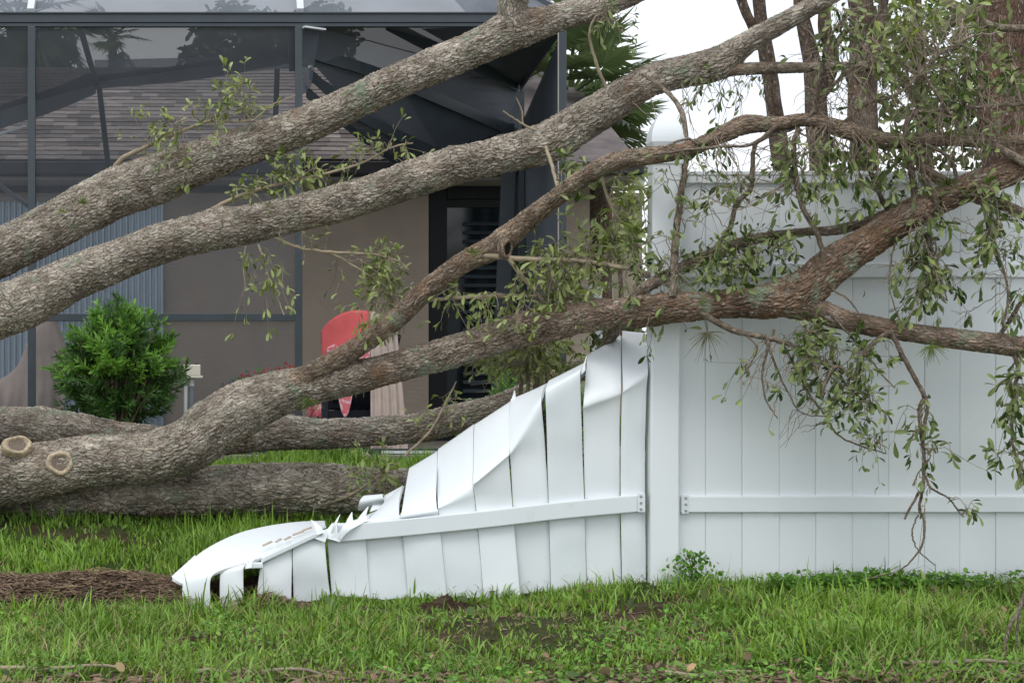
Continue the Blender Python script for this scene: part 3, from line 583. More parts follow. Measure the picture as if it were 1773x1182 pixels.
# ---------------------------------------------------------------- screen enclosure, partly collapsed
cage = empty('screen_enclosure', (0, 14.5, .345), 'charcoal aluminium pool screen enclosure with collapsed roof beams', 'screen enclosure')
YC = 14.5
def cx(px, Y=YC): return (px-PX0)*Y/F
def cz(py, Y=YC): return EYE+(PY0-py)*Y/F
def post_bar(px, y0, y1, w=13, Y=YC, d=.05, name='post', mat='alu', px2=None):
    a = P(px if px2 is None else px2, y0, Y); b = P(px, y1, Y); return MB().bar(a, b, w*Y/F, d, (0, 1, 0)).build(name, M[mat], cage, bevel=.003)
for px in (55, 517, -405): post_bar(px, 47, 787)
post_bar(973, 47, 787, 14)
MB().box(cx(964.5), cx(966.5), YC-.033, YC-.028, .35, cz(55)).build('spline_channel', M['soffit'], cage)
MB().box(-3.5, cx(980), YC-.03, YC+.05, cz(40.5), cz(26)).build('eave_beam', M['alu'], cage, bevel=.003)
MB().box(-3.5, cx(978), YC-.02, YC+.04, cz(47), cz(41)).build('eave_channel', M['alu'], cage, bevel=.002)
MB().box(-3.5, cx(980), YC-.045, YC+.03, cz(25.5), cz(23)).build('eave_flashing', M['alu'], cage)
MB().box(cx(-398), cx(48), YC-.022, YC+.022, cz(556), cz(543)).build('chair_rail', M['alu'], cage, bevel=.002)
MB().box(cx(62), cx(510), YC-.022, YC+.022, cz(556), cz(543)).build('chair_rail', M['alu'], cage, bevel=.002)
MB().box(-3.5, cx(980), YC-.03, YC+.03, .346, .385).build('base_plate', M['alu'], cage)
MB().box(cx(660), cx(965), YC-.034, YC-.031, .352, .372).build('base_trim', M['alu_white'], cage)
MB().bar(P(-30, 300, YC+.1), P(78, 378, YC+.06), .05, .03).build('brace', M['alu'], cage)
def quad(name, pts, mat, sub=8, sag=0, seed=1):
    q = [np.array(p) for p in pts]; u = np.linspace(0, 1, sub+1); V = []
    for a in u:
        for b in u:
            p = (q[0]*(1-a)+q[1]*a)*(1-b)+(q[3]*(1-a)+q[2]*a)*b; s_ = math.sin(math.pi*a)*math.sin(math.pi*b)*sag
            V.append(p+np.array((0, .3*s_, -s_))+(.02*sag/.1*vnoise(np.array([p*3.+seed]))[0] if sag else 0))
    n = sub+1; i = (np.arange(sub)[:, None]*n+np.arange(sub)[None]).ravel()
    return mk(name, V, np.stack([i, i+1, i+n+1, i+n], -1), M[mat], cage, True)
ins = lambda x0, x1, y0, y1: [P(x0, y1, YC), P(x1, y1, YC), P(x1, y0, YC), P(x0, y0, YC)]
quad('screen', ins(62, 510, 47, 543), 'screen', 1); quad('screen', ins(62, 510, 556, 785), 'screen', 1)
quad('screen', ins(-398, 48, 47, 543), 'screen', 1); quad('screen', ins(-398, 48, 556, 785), 'screen', 1)
# sloping mansard front above the eave
dz, dy = .95, 1.15
up = lambda px, k=1.0: P(px, 24, YC)+np.array((0, dy*k, dz*k))
quad('roof_screen', [P(-400, 24, YC), P(980, 24, YC), up(980)-np.array((1.15, 0, 0)), up(-400)], 'screen_roof', 1)
for px in (53, 520, -405): MB().bar(P(px, 23, YC-.02)+np.array((0, 0, .012)), up(px)+np.array((0, -.02, .012)), .05, .05, (0, -1, 1)).build('rafter', M['alu_white'], cage, bevel=.003)
MB().bar(P(978, 26, YC), up(980)-np.array((1.15, 0, 0)), .05, .06).build('hip_rafter', M['alu'], cage)
MB().bar(up(-400), up(980)-np.array((1.15, 0, 0)), .05, .08).build('purlin', M['alu'], cage)
quad('roof_screen', [P(978, 26, YC), P(973, 26, YC)+np.array((0, 2.4, 0)), P(973, 26, YC)+np.array((-1.15, 1.4, dz)), up(980)-np.array((1.15, 0, 0))], 'screen_roof', 1)
# fallen roof members behind the front wall: (pixel, pixel, depth) polylines
def beam(pts, h, name='roof_beam', w=.05, mat='alu', label=None):
    pts = [P(*p) for p in pts]; m = MB(); hm = h*15.6/F
    A = catmull(np.array(pts), n=5) if len(pts) > 2 else np.array(pts); V = []
    for p in A: V += [p+(0, -w/2, hm/2), p+(0, w/2, hm/2), p+(0, w/2, -hm/2), p+(0, -w/2, -hm/2)]
    k = len(A); f = [(i*4+j, i*4+4+j, i*4+4+(j+1) % 4, i*4+(j+1) % 4) for i in range(k-1) for j in range(4)]+[(0, 1, 2, 3), ((k-1)*4+3, (k-1)*4+2, (k-1)*4+1, (k-1)*4)]
    return mk(name, V, f, M[mat], cage)
beam([(-60,225,15.9),(20,196,15.8),(95,172,15.75),(166,142,15.7)], 40, label='b')
beam([(165,143,15.7),(330,122,15.7),(512,92,15.7)], 21); beam([(160,150,15.66),(340,134,15.66),(512,104,15.66)], 8)
beam([(-20,238,15.8),(46,218,15.75)], 5, 'beam_edge', mat='alu_white'); beam([(352,118,15.9),(512,114,15.9)], 9)
def thin(a, b, w=.042): return MB().bar(P(*a), P(*b), w, .045, (0, 1, 0)).build('strut', M['alu'], cage)
thin((139,48,14.7), (168,150,15.68)); thin((172,152,15.7), (191,318,15.9)); thin((480,118,15.8), (473,330,16.0)); thin((505,48,15.2), (506,120,15.6), .05)
quad('sagging_screen', [P(166,146,15.72), P(505,118,15.72), P(510,96,15.9), P(163,104,16.2)], 'screen_back', 4)
quad('sagging_screen', [P(-60,215,15.9), P(160,150,15.7), P(140,50,14.75), P(-60,50,14.75)], 'screen_back', 4, .02)
quad('sagging_screen', [P(165,143,15.7), P(512,94,15.7), P(512,48,14.75), P(142,48,14.75)], 'screen_back', 4, .02)
# right bay: rafters of the fallen roof run down to the right rear corner
beam([(668,40,14.7),(737,76,15.0),(808,107,15.4),(897,148,16.2)], 21); beam([(536,92,14.8),(646,125,15.1),(760,172,15.6),(880,224,16.2)], 20)
beam([(536,128,14.8),(622,200,15.2),(764,270,15.9)], 19); beam([(530,162,14.8),(598,217,15.2),(700,293,15.9)], 12); beam([(528,150,14.85),(590,205,15.3)], 6)
beam([(806,258,16.1),(862,226,16.2),(890,222,16.3)], 16); beam([(966,54,14.55),(897,152,16.3)], 15, 'side_eave_beam'); beam([(966,62,14.6),(900,158,16.3)], 5, 'side_eave_beam')
quad('sagging_screen', [P(526,95,14.7), P(880,228,16.25), P(900,140,16.25), P(526,40,14.56)], 'screen_dark', 8, 0, 2)
quad('sagging_screen', [P(526,42,14.56), P(900,142,16.26), P(968,40,14.56), P(700,40,14.56)], 'screen_dark', 8, 0, 2)
quad('sagging_screen', [P(622,200,15.2), P(764,268,15.9), P(880,224,16.2), P(526,92,14.75)], 'screen_limp', 8, .04, 3)
quad('sagging_screen', [P(600,218,15.25), P(700,290,15.9), P(764,268,15.9), P(560,140,14.9)], 'screen_limp', 6, .05, 4)
quad('sagging_screen', [P(764,268,15.9), P(808,258,16.1), P(880,224,16.2), P(700,160,15.5)], 'screen_limp', 6, .03, 5)
quad('roof_screen', [P(730,50,14.7), P(897,146,16.2), P(966,54,14.55), P(860,46,14.55)], 'screen_limp', 4, .02, 6)
quad('torn_screen', [P(524,48,14.52), P(555,50,14.56), P(538,150,14.6), P(524,165,14.54)], 'screen_back', 6, .03, 7)
MB().bar(P(526, 47, 14.44), P(562, 52, 14.5), .05, .012).build('bent_flashing', M['alu_white'], cage)
side = lambda px, Y: cx(973)*0+P(px, 0, Y)[0]
xs_ = cx(973)
quad('side_screen', [np.array((xs_, 14.55, .36)), np.array((xs_, 16.6, .36)), np.array((xs_-.02, 16.6, cz(52)-.5)), np.array((xs_, 14.55, cz(60)))], 'screen_limp', 2)
quad('side_screen', [np.array((xs_+.012, 14.55, .36)), np.array((xs_+.012, 16.6, .36)), np.array((xs_, 16.6, cz(52)-.5)), np.array((xs_+.012, 14.55, cz(60)))], 'screen_limp', 2)
thin((893, 150, 16.62), (893, 766, 16.62), .10); thin((884, 222, 16.3), (858, 775, 16.0), .11); thin((905, 158, 16.2), (905, 770, 16.2), .02)

# ---------------------------------------------------------------- things on the patio
def cloth_grid(name, G, mat, thick=.008, parent=None):
    G = np.array(G); r, c = G.shape[:2]; i = (np.arange(r-1)[:, None]*c+np.arange(c-1)[None]).ravel()
    o = mk(name, G.reshape(-1, 3), np.stack([i, i+1, i+c+1, i+c], -1), M[mat], parent, True); m = o.modifiers.new('thickness', 'SOLIDIFY'); m.thickness = thick; m.offset = 0; return o
ctop = np.array([(-160,690),(-60,676),(0,662),(28,640),(48,604),(62,572),(74,560),(88,556),(98,562),(108,590),(116,620)])
cols = np.linspace(-160, 116, 80); tp = np.interp(cols, ctop[:, 0], ctop[:, 1]); G = []
tp = np.convolve(np.pad(tp, 2, 'edge'), np.ones(5)/5, 'valid')
for t in np.linspace(0, 1, 26):
    row = []
    for k, px in enumerate(cols):
        zt_ = cz(tp[k], 15.3); zb_ = .36
        if t < .6: q = t/.6; z = zb_+(zt_-zb_)*q; y = 15.02+.10*q**3+.035*math.sin(px*.16+2*math.sin(px*.05))*(1-q)**.7+.02*math.sin(px*.33)*(1-q)
        else: q = (t-.6)/.4; z = zt_+.03*math.sin(q*math.pi)-.0*(q); y = 15.12+.45*q; z = z if q < .8 else z-(q-.8)*2.5*(zt_-.4)
        row.append(((px-PX0)*15.2/F+.015*math.sin(z*9), y, z))
    G.append(row)
tag(cloth_grid('furniture_cover', G, 'cover'), 'taupe fabric cover draped over patio furniture behind the left screen post', 'cover')
# resin chair seen from behind, with towels
CY = 15.35; zc = .345; chair = empty('garden_chair', (cx(622, CY), CY, zc), 'navy resin garden chair with rounded back draped with towels', 'chair')
xc = cx(622, CY); bkY = lambda z: CY-.30*np.clip((z-zc-.25)/.8, 0, 1.2)
for k in range(7):
    u = (k-3)/3.0; top = zc+.74+.28*math.sqrt(max(0, 1-(abs(u)*.88)**2)); b0 = zc+.22; w0, w1 = .046, .078; V = []
    for z, t in ((b0, 0), ((b0+top)/2, .5), (top-.02, .97), (top, 1)):
        hw = (w0+(w1-w0)*t)/2*(1 if t < 1 else .7); c = xc+u*(.15+.115*t); y = bkY(z)+.03*u*u
        V += [(c-hw, y, z), (c+hw, y, z), (c+hw, y+.018, z), (c-hw, y+.018, z)]
    f = [(i*4+j, i*4+(j+1) % 4, i*4+4+(j+1) % 4, i*4+4+j) for i in range(3) for j in range(4)]+[(3,2,1,0),(12,13,14,15)]
    mk('back_slat', V, f, M['navy'], chair)
for z, w in ((zc+.34, .44), (zc+.62, .52)): MB().box(xc-w/2, xc+w/2, bkY(z)+.02, bkY(z)+.05, z-.03, z+.03).build('back_brace', M['navy'], chair, bevel=.005)
for k in range(5): MB().box(xc-.25, xc+.25, CY+.02+k*.10, CY+.11+k*.10, zc+.30+k*.018, zc+.32+k*.018).build('seat_slat', M['navy'], chair, bevel=.004)
for s in (-1, 1):
    MB().box(xc+s*.30-.06, xc+s*.30+.06, CY-.20, CY+.52, zc+.54, zc+.565).build('armrest', M['navy'], chair, bevel=.01)
    MB().bar((xc+s*.27, CY-.16, zc), (xc+s*.27, CY-.12, zc+.54), .06, .05).build('leg', M['navy'], chair, bevel=.006)
    MB().bar((xc+s*.27, CY+.48, zc), (xc+s*.27, CY+.46, zc+.54), .06, .05).build('leg', M['navy'], chair, bevel=.006)
    MB().bar((xc+s*.235, CY-.14, zc+.12), (xc+s*.235, CY+.5, zc+.36), .03, .08).build('side_rail', M['navy'], chair, bevel=.004)
MB().box(xc-.24, xc+.24, CY-.15, CY-.12, zc+.20, zc+.30).build('rear_apron', M['navy'], chair, bevel=.004)
archx = lambda px: zc+.755+.285*math.sqrt(max(0.02, 1-(abs((px-622)/67.)*.93)**2))
def towel(name, pxl, pxr, ybot, mat, label, folds, amp, ncol=30, nrow=34, flare=0.0, t0=-.18):
    G = []
    for t in np.linspace(t0, 1, nrow):
        row = []
        for u in np.linspace(0, 1, ncol):
            px = pxl+(pxr-pxl)*u; za = archx(px); z1 = cz(ybot(u), 14.98)
            pxx = px+flare*max(0, t)*(u-.0)
            if t < 0: z = za+.012-.6*abs(t+.03); y = bkY(za)+.03+abs(t)*.3
            else: z = za+.014-(za-z1)*t; y = bkY(za)-(.03 if t0 < 0 else .05)
            y += -amp*(.35+.65*max(0, t))*(1+math.sin(u*folds*6.283+1.3*t)) if t >= 0 else 0
            row.append((cx(pxx, 15.05), y, z))
        G.append(row)
    return tag(cloth_grid(name, G, mat, .007), label, 'towel')
towel('coral_towel', 557, 641, lambda u: 628+4*math.sin(u*9), 'coral', 'coral red towel hung over the chair back', 3.6, .006)
towel('printed_towel', 566, 640, lambda u: 664+62*max(0, 1-((u-.42)/.21)**2), 'coral_print', 'coral and pink printed towel with hanging corner on the chair back', 3, .003, t0=.42)
towel('beige_towel', 641, 688, lambda u: 786-6*math.sin(u*5), 'beige', 'beige ribbed towel hanging from the right side of the chair to the floor', 4.2, .016, 48, 40, 20)
tag(cloth_grid('pink_cloth', [[P(532+u*24, 700+t*26-6*math.sin(u*3), 15.0-.05*math.sin(u*7+t*3)) for u in np.linspace(0, 1, 10)] for t in np.linspace(0, 1, 8)], 'coral_print'), 'crumpled pink cloth lying over the left arm of the chair', 'cloth')
tb = empty('low_table', (cx(490, 15), 15.0, zc), 'low grey patio table behind the log', 'table')
MB().box(cx(446, 15), cx(532, 15), 14.75, 15.25, zc+.075, zc+.095).build('table_top', M['grey_top'], tb, bevel=.004)
for sx in (452, 526):
    for yy in (14.8, 15.2): MB().box(cx(sx, 15)-.015, cx(sx, 15)+.015, yy-.015, yy+.015, zc, zc+.0745).build('leg', M['door'], tb)
# irrigation control box
YI = 14.1; ib = empty('utility_box', (cx(333, YI), YI, .3), 'cream utility box on white and grey pipes beside the round shrub', 'utility box')
MB().box(cx(317, YI), cx(347, YI), YI-.05, YI+.05, cz(650, YI), cz(631, YI)).build('case', M['cream'], ib, bevel=.006)
MB().box(cx(319, YI), cx(351, YI), YI-.055, YI+.05, cz(654, YI), cz(650.2, YI)).build('base_flange', M['cream'], ib, bevel=.002)
MB().box(cx(337, YI), cx(344, YI), YI-.02, YI+.02, cz(630.8, YI), cz(629, YI)).build('latch', M['door'], ib)
MB().tube([(cx(320, YI), YI, .28), (cx(322, YI), YI, cz(655, YI))], .013, 12).build('pipe', M['pvc'], ib, True)
MB().tube([(cx(330, YI), YI, .28), (cx(331, YI), YI, cz(655, YI))], .018, 12).build('pipe', M['pvc_grey'], ib, True)
MB().tube([(cx(331, YI), YI, cz(668, YI)), (cx(331.2, YI), YI, cz(655, YI))], .021, 12).build('coupling', M['pvc'], ib, True)

# ---------------------------------------------------------------- shrubs and far vegetation
NL = np.array([(0,0,0),(.35,.085,.02),(.35,-.085,.02),(.75,.07,.0),(.75,-.07,.0),(1,0,-.06)]); NLF = [(0,2,1,1),(1,2,4,3),(3,4,5,5)]
NLF = [(0,2,1),(1,2,4),(1,4,3),(3,4,5)]
def basis_mats(pos, d, nrm, s):
    X = d/np.linalg.norm(d, axis=1)[:, None]; Z = nrm-X*(nrm*X).sum(1)[:, None]; Z /= np.linalg.norm(Z, axis=1)[:, None]+1e-9; Yv = np.cross(Z, X)
    o = np.zeros((len(pos), 4, 4)); s = s[:, None]; o[:, :3, 0] = X*s; o[:, :3, 1] = Yv*s; o[:, :3, 2] = Z*s; o[:, :3, 3] = pos; o[:, 3, 3] = 1; return o
def rdir(n): v = rng.normal(0, 1, (n, 3)); return v/np.linalg.norm(v, axis=1)[:, None]
def podocarpus(px, pyb, Y, wpx, hpx, shoots, label, name='podocarpus_shrub', ll=.055, per=30, cz_=.42):
    c = P(px, pyb, Y); base = np.array((c[0], Y, zg(c[0], Y))); R = wpx/2*Y/F; H = hpx*Y/F
    root = empty(name, base, label, 'shrub'); st = MB(); D = []; T = []
    for k in range(shoots):
        d = rdir(1)[0]; d[2] = abs(d[2])*1.0+.02 if rng.random() < .7 else -abs(d[2])*.8; e = rng.uniform(.35, 1)**.5*(1+.34*vnoise(np.array([d*2.3+px*.1]), 77)[0])
        tip = base+np.array((0, 0, H*cz_))+d*np.array((R, R*.85, H*(1-cz_)))*e
        d2 = d*np.array((1, 1, .6))+np.array((0, 0, .55))+rng.normal(0, .25, 3); d2 /= np.linalg.norm(d2); L = rng.uniform(.10, .19)
        s0 = tip-d2*L; new = (e > .80 and d[2] > -.05 and rng.random() < .75)
        if k % 4 == 0: st.tube([base+np.array((rng.normal(0, .03), rng.normal(0, .03), 0)), (base+s0)/2+np.array((0, 0, .05)), s0, tip], [.012, .008, .004, .002], 5)
        t = rng.uniform(0, 1, per); pos = s0+d2*L*t[:, None]; o = rdir(per); o -= d2*(o@d2)[:, None]; o /= np.linalg.norm(o, axis=1)[:, None]
        ld = o+d2*(.5+.9*t[:, None]); m = basis_mats(pos, ld, d2+0*o+rng.normal(0, .3, (per, 3)), ll*rng.uniform(.7, 1.2, per)*(1-.25*t))
        (T if new else D).append((m, t))
    tag(batch(NL, NLF, np.vstack([x[0] for x in D]), 'foliage', M['podo'], root), kind='stuff')
    if T: tag(batch(NL, NLF, np.vstack([x[0] for x in T]), 'new_growth', M['podo_tip'], root), kind='stuff')
    st.build('stem', M['twig'], root, True); return root
podocarpus(202, 735, 13.7, 228, 285, 560, 'rounded bright green shrub with narrow leaves in front of the screen', ll=.075, cz_=.57)
podocarpus(930, 745, 12.6, 250, 205, 260, 'dark green narrow leaved shrub between the log and the crushed panel', ll=.06)
# flowering plant in the enclosure
fp = empty('flowering_plant', (cx(445, 15), 14.95, zc), 'leafy plant with red and purple flowers behind the long branch', 'plant')
pm, pz = [], []; st = MB(); fl_r, fl_p = [], []
tips = [(425,652,1),(452,645,1),(476,640,1),(500,634,1),(388,672,0),(408,664,0),(440,672,2),(468,664,2),(490,658,2),(380,690,2),(398,688,2),(505,660,2),(420,684,2)]
for x, y, kf in tips:
    a = P(x, y, 14.95+rng.uniform(-.12, .12)); b = P(440+(x-440)*.3, 780, 14.95); st.tube([b, (a+b)/2, a], [.006, .004, .003], 5)
    n = 26; t = rng.uniform(.35, 1, n); p = b+(a-b)*t[:, None]+rng.normal(0, .025, (n, 3)); pm.append(basis_mats(p, rdir(n)+(0, 0, .3), rdir(n)+(0, 0, 1), rng.uniform(.04, .075, n)))
    n = 22
    if kf == 1: fl_r.append(basis_mats(a+rng.normal(0, .018, (n, 3))*(1.7, 1, .8), rdir(n), rdir(n), rng.uniform(.018, .034, n)))
    if kf == 0: fl_p.append(basis_mats(a+rng.normal(0, .022, (n, 3)), rdir(n), rdir(n), rng.uniform(.014, .026, n)))
tag(batch(LB, LBF, np.vstack(pm), 'foliage', M['weed'], fp), kind='stuff'); st.build('stem', M['twig'], fp, True)
for q in fl_r: batch(LB, LBF, q, 'flower_head', M['flower_red'], fp, kind=None)
for q in fl_p: batch(LB, LBF, q, 'flower_head', M['flower_purple'], fp, kind=None)
def fan_palm(px, py, Y, r, label, nf=26, name='fan_palm', trunk_r=.16, lean=0):
    c = P(px, py, Y); root = empty(name, (c[0], Y, .3), label, 'palm'); top = c
    v, f = tube_np(catmull([(c[0]-lean, Y, .25), (c[0]-lean*.5, Y, c[2]*.5), tuple(c)], n=8), np.full(17, trunk_r), 12); mk('trunk', v, f, M['bark_far'], root, True, {'bark': v*1.})
    for k in range(nf):
        d = rdir(1)[0]; d[2] = d[2]*.8+.15; d /= np.linalg.norm(d); L = r*rng.uniform(.45, .62); h = top+d*L; V, Fc = [], []
        sdv = np.cross(d, (0, 0, 1.)); sdv /= np.linalg.norm(sdv); upv = np.cross(sdv, d); nb = 26
        pv = MB().bar(top, h, .03, .02); V += pv.v; Fc += pv.f
        for j in range(nb):
            a = (j/(nb-1)-.5)*math.radians(230); bd = d*math.cos(a)+sdv*math.sin(a)+upv*.12*abs(math.sin(a)); l = r*.5*(1-.28*abs(a)/2)*rng.uniform(.85, 1.1)
            w = .022*r; pr_ = np.cross(bd, upv); pr_ /= np.linalg.norm(pr_); i0 = len(V); m_ = h+bd*l*.55; e = h+bd*l+np.array((0, 0, -.18*l*rng.uniform(.3, 1.6)))
            V += [tuple(h), tuple(m_+pr_*w), tuple(e), tuple(m_-pr_*w)]; Fc.append((i0, i0+1, i0+2, i0+3))
        mk('frond', V, Fc, M['palm'], root, attrs={'tint': rng.random(len(V))*0+rng.random()})
fan_palm(985, 165, 19.5, 1.15, 'green fan palm standing just right of the screen enclosure', 34)
fan_palm(1040, 258, 21, .95, 'low fan palm between the enclosure and the white post', 24, trunk_r=.12)
fan_palm(30, 30, 30, 1.5, 'large dark fan palm seen through the left screen', 30)
fan_palm(195, 62, 34, .75, 'small fan palm silhouetted above the house roof', 16, trunk_r=.07)
LF4 = np.array([(0,0,0),(.3,.16,.03),(.3,-.16,.03),(.68,.23,.02),(.68,-.23,.02),(1,0,-.06)])
def crown_mats(blobs, dens, size):
    out = []
    for c, r, in blobs:
        n = int(dens*r[0]*r[2]); q = rdir(n)*(rng.uniform(.15, 1, n)**.5)[:, None]; k = vnoise(q*2.3+c*.7, 91) > -.22; q = q[k]; n = len(q)
        out.append(basis_mats(c+q*r, rdir(n)+(0, 0, -.4), rdir(n)+(0, 0, .8), size*rng.uniform(.6, 1.3, n)))
    return np.vstack(out)
def bg_tree(name, label, trunk, blobs, dens, size, mat='leaf_far', limbs=(), bark='bark_far', group=None, cat='tree', rr=1.0):
    """trunk: (px, py, Y, radius px) rows; blobs: (px, py, Y, rx px, ry px)"""
    A = np.array([np.append(P(a, b, c), r*c/F) for a, b, c, r in trunk]); root = empty(name, (A[0, 0], A[0, 1], .3), label, cat, group)
    for i, T in enumerate([A]+[np.array([np.append(P(a, b, c), r*c/F) for a, b, c, r in l]) for l in limbs]):
        S = catmull(T, n=12); p = S[:, :3]; r = np.maximum(S[:, 3], .003); n = 16; v, f = tube_np(p, r, n); s_ = np.r_[0, np.cumsum(np.linalg.norm(np.diff(p, axis=0), axis=1))]
        th = np.arange(n)*2*math.pi/n; co = np.stack([(r[:, None]*np.cos(th)).ravel(), (r[:, None]*np.sin(th)).ravel(), np.repeat(s_, n)], -1)
        ctr = np.repeat(p, n, 0); v = ctr+(v-ctr)*(1+.13*fbm(co*np.array((9, 9, 4))+i*5, 5))[:, None]
        mk('trunk' if i == 0 else 'limb', v, f, M[bark], root, True, {'bark': co})
    if blobs:
        bl = [(P(a, b, c), np.array((rx*c/F, min(rx, 140)*c/F*.9, ry*c/F))) for a, b, c, rx, ry in blobs]
        tag(batch(LF4, NLF, crown_mats(bl, dens, size), 'crown', M[mat], root), kind='stuff')
    return root
bg_tree('background_tree', 'dark leafy tree seen through the screen above the roof', [(420,420,33,8),(420,100,33,6),(425,40,33,4)], [(400,60,33,70,60),(480,70,33,60,50),(350,95,33,40,25),(560,60,33,60,60)], 5200, .16)
bg_tree('background_tree', 'dark leafy tree far behind the left corner of the roof', [(90,420,36,8),(95,120,36,6),(100,60,36,4)], [(95,90,36,40,40),(20,105,36,60,35)], 5200, .16)
bg_tree('background_tree', 'leafy tree top just over the screen roof behind the upper branch', [(880,420,30,9),(880,100,30,7),(885,20,30,4)], [(870,-20,30,60,40),(960,-30,30,40,30)], 3600, .15)
# far house at the right of the enclosure
fh = empty('far_house', (5.3, 28, .3), 'far house with low brown roof beyond the white post', 'house'); YH = 28.0
MB().box(cx(940, YH), cx(1112, YH), YH, YH+6, .3, cz(334, YH)).build('wall', M['stucco_far'], fh)
MB().box(cx(925, YH-.6), cx(1116, YH-.6), YH-.6, YH-.002, cz(331, YH), cz(312, YH)).build('soffit', M['cream'], fh)
MB().box(cx(920, YH-.7), cx(1120, YH-.7), YH-.72, YH-.602, cz(312, YH), cz(303, YH)).build('fascia', M['fascia'], fh)
a0, a1, a2, a3 = P(860, 303, YH-.75), P(1122, 303, YH-.75), P(985, 270, YH+3), P(900, 270, YH+3)
mk('roof', [a0, a1, a2, a3, a0+np.array((0, 8, 0)), a1+np.array((0, 8, 0))], [(0,1,2,3),(0,3,4),(1,5,2),(3,2,5,4)], M['roof_far'], fh)
MB().box(cx(1040, YH-.5), cx(1062, YH-.5), YH-.5, YH-.35, .3, cz(332, YH)).build('column', M['stucco_far'], fh)
MB().box(cx(985, YH), cx(1030, YH), YH-.02, YH-.003, .3, cz(352, YH)).build('door', M['fascia'], fh)
ffp = empty('far_fence_post', (cx(1030, 20), 20, .3), 'small far white fence post behind the leaves left of the tall post', 'post')
v, f = stack([sq(cx(1030, 20), 20, .127, z, 0) for z in (.3, cz(505, 20))]); mk('shaft', v, f, M['vinyl'], ffp)
v, f = stack([sq(cx(1030, 20), 20, w, z, 0) for w, z in ((.13, cz(505, 20)+.001), (.15, cz(500, 20)), (.13, cz(492, 20)), (.07, cz(486, 20)), (.01, cz(483, 20)))]); mk('cap', v, f, M['vinyl'], ffp)
# trees beyond the standing fence
bg_tree('oak_tree', 'slim forked oak trunk against the sky behind the fence', [(1362,805,14,20),(1355,500,14,16),(1352,290,14,15),(1338,170,14,14),(1325,80,14,14),(1316,20,14,12),(1312,-60,14,11),(1300,-500,14,7)], [(1290,-470,14,170,120),(1180,-330,14,90,70)], 1500, .10, limbs=[[(1326,90,14,11),(1300,40,14,9),(1278,-20,14,9),(1200,-300,14,5)]], group='trees behind the fence')
bg_tree('oak_tree', 'leaning oak trunk with broken limbs behind the fence', [(1426,818,13,24),(1420,500,13,19),(1418,290,13,18),(1412,170,13,18),(1402,90,13,15),(1388,20,13,13),(1384,-60,13,12),(1370,-480,13,7)], [(1380,-480,13,150,110),(1470,-380,13,90,70)], 1500, .10, limbs=[[(1414,180,13,12),(1440,110,13,13),(1428,40,13,11),(1432,-40,13,9),(1450,-360,13,5)], [(1440,90,13,7),(1460,60,13,6),(1480,40,13,4)]], group='trees behind the fence')
bg_tree('oak_tree', 'thick grey oak trunk with torn orange bark behind the fence', [(1506,824,12.5,32),(1500,500,12.5,26),(1497,300,12.5,25),(1494,150,12.5,24),(1492,40,12.5,22),(1490,-60,12.5,22),(1480,-500,12.5,13)], [(1480,60,12.8,60,70),(1560,120,12.8,80,70),(1490,-520,12.6,190,120)], 2400, .08, limbs=[[(1500,120,12.4,12),(1520,60,12.4,10),(1534,-20,12.4,8),(1580,-300,12.4,4)]], group='trees behind the fence')
bg_tree('palm_trunk_tree', 'rusty brown rough trunk at the right edge behind the fence', [(1748,830,12.2,52),(1745,520,12.2,42),(1742,300,12.2,42),(1738,120,12.2,44),(1735,-60,12.2,46),(1720,-560,12.2,30)], [(1690,40,12.6,90,70),(1650,180,12.6,90,60),(1760,200,12.6,50,60),(1720,-600,12.4,220,130)], 2600, .085, bark='bark_rust' if 'bark_rust' in M else 'bark_far', group='trees behind the fence')
bg_tree('leafy_tree', 'leafy tree filling the sky behind the right end of the fence', [(1604,795,15,18),(1600,500,15,14),(1600,250,15,13),(1590,100,15,11),(1585,-60,15,9),(1580,-420,15,5)], [(1590,60,15,110,90),(1690,150,15,100,80),(1560,220,15,110,60),(1760,60,15,70,90),(1640,260,15,130,45)], 3300, .085, limbs=[[(1600,230,15,7),(1660,150,15,6),(1720,60,15,4)], [(1598,200,15,6),(1550,120,15,5),(1520,40,15,3)]], group='trees behind the fence')
bg_tree('leafy_shrub', 'tall sparse leafy growth behind the fence post', [(1080,640,11.5,5),(1075,500,11.5,4),(1070,380,11.5,3)], [(1060,400,11.5,62,70),(1050,480,11.5,70,50),(1000,470,11.6,50,60),(1090,350,11.6,40,50)], 1100, .07, mat='leaf_pale', cat='shrub')
bg_tree('hedge_shrub', 'dark green shrub far behind the crushed panel beside the fence post', [(1050,760,18.5,5),(1050,650,18.5,4),(1055,560,18.5,3)], [(1060,590,18.5,95,75),(1120,570,18.5,70,60),(1010,610,18.5,60,60)], 3200, .085, cat='shrub')
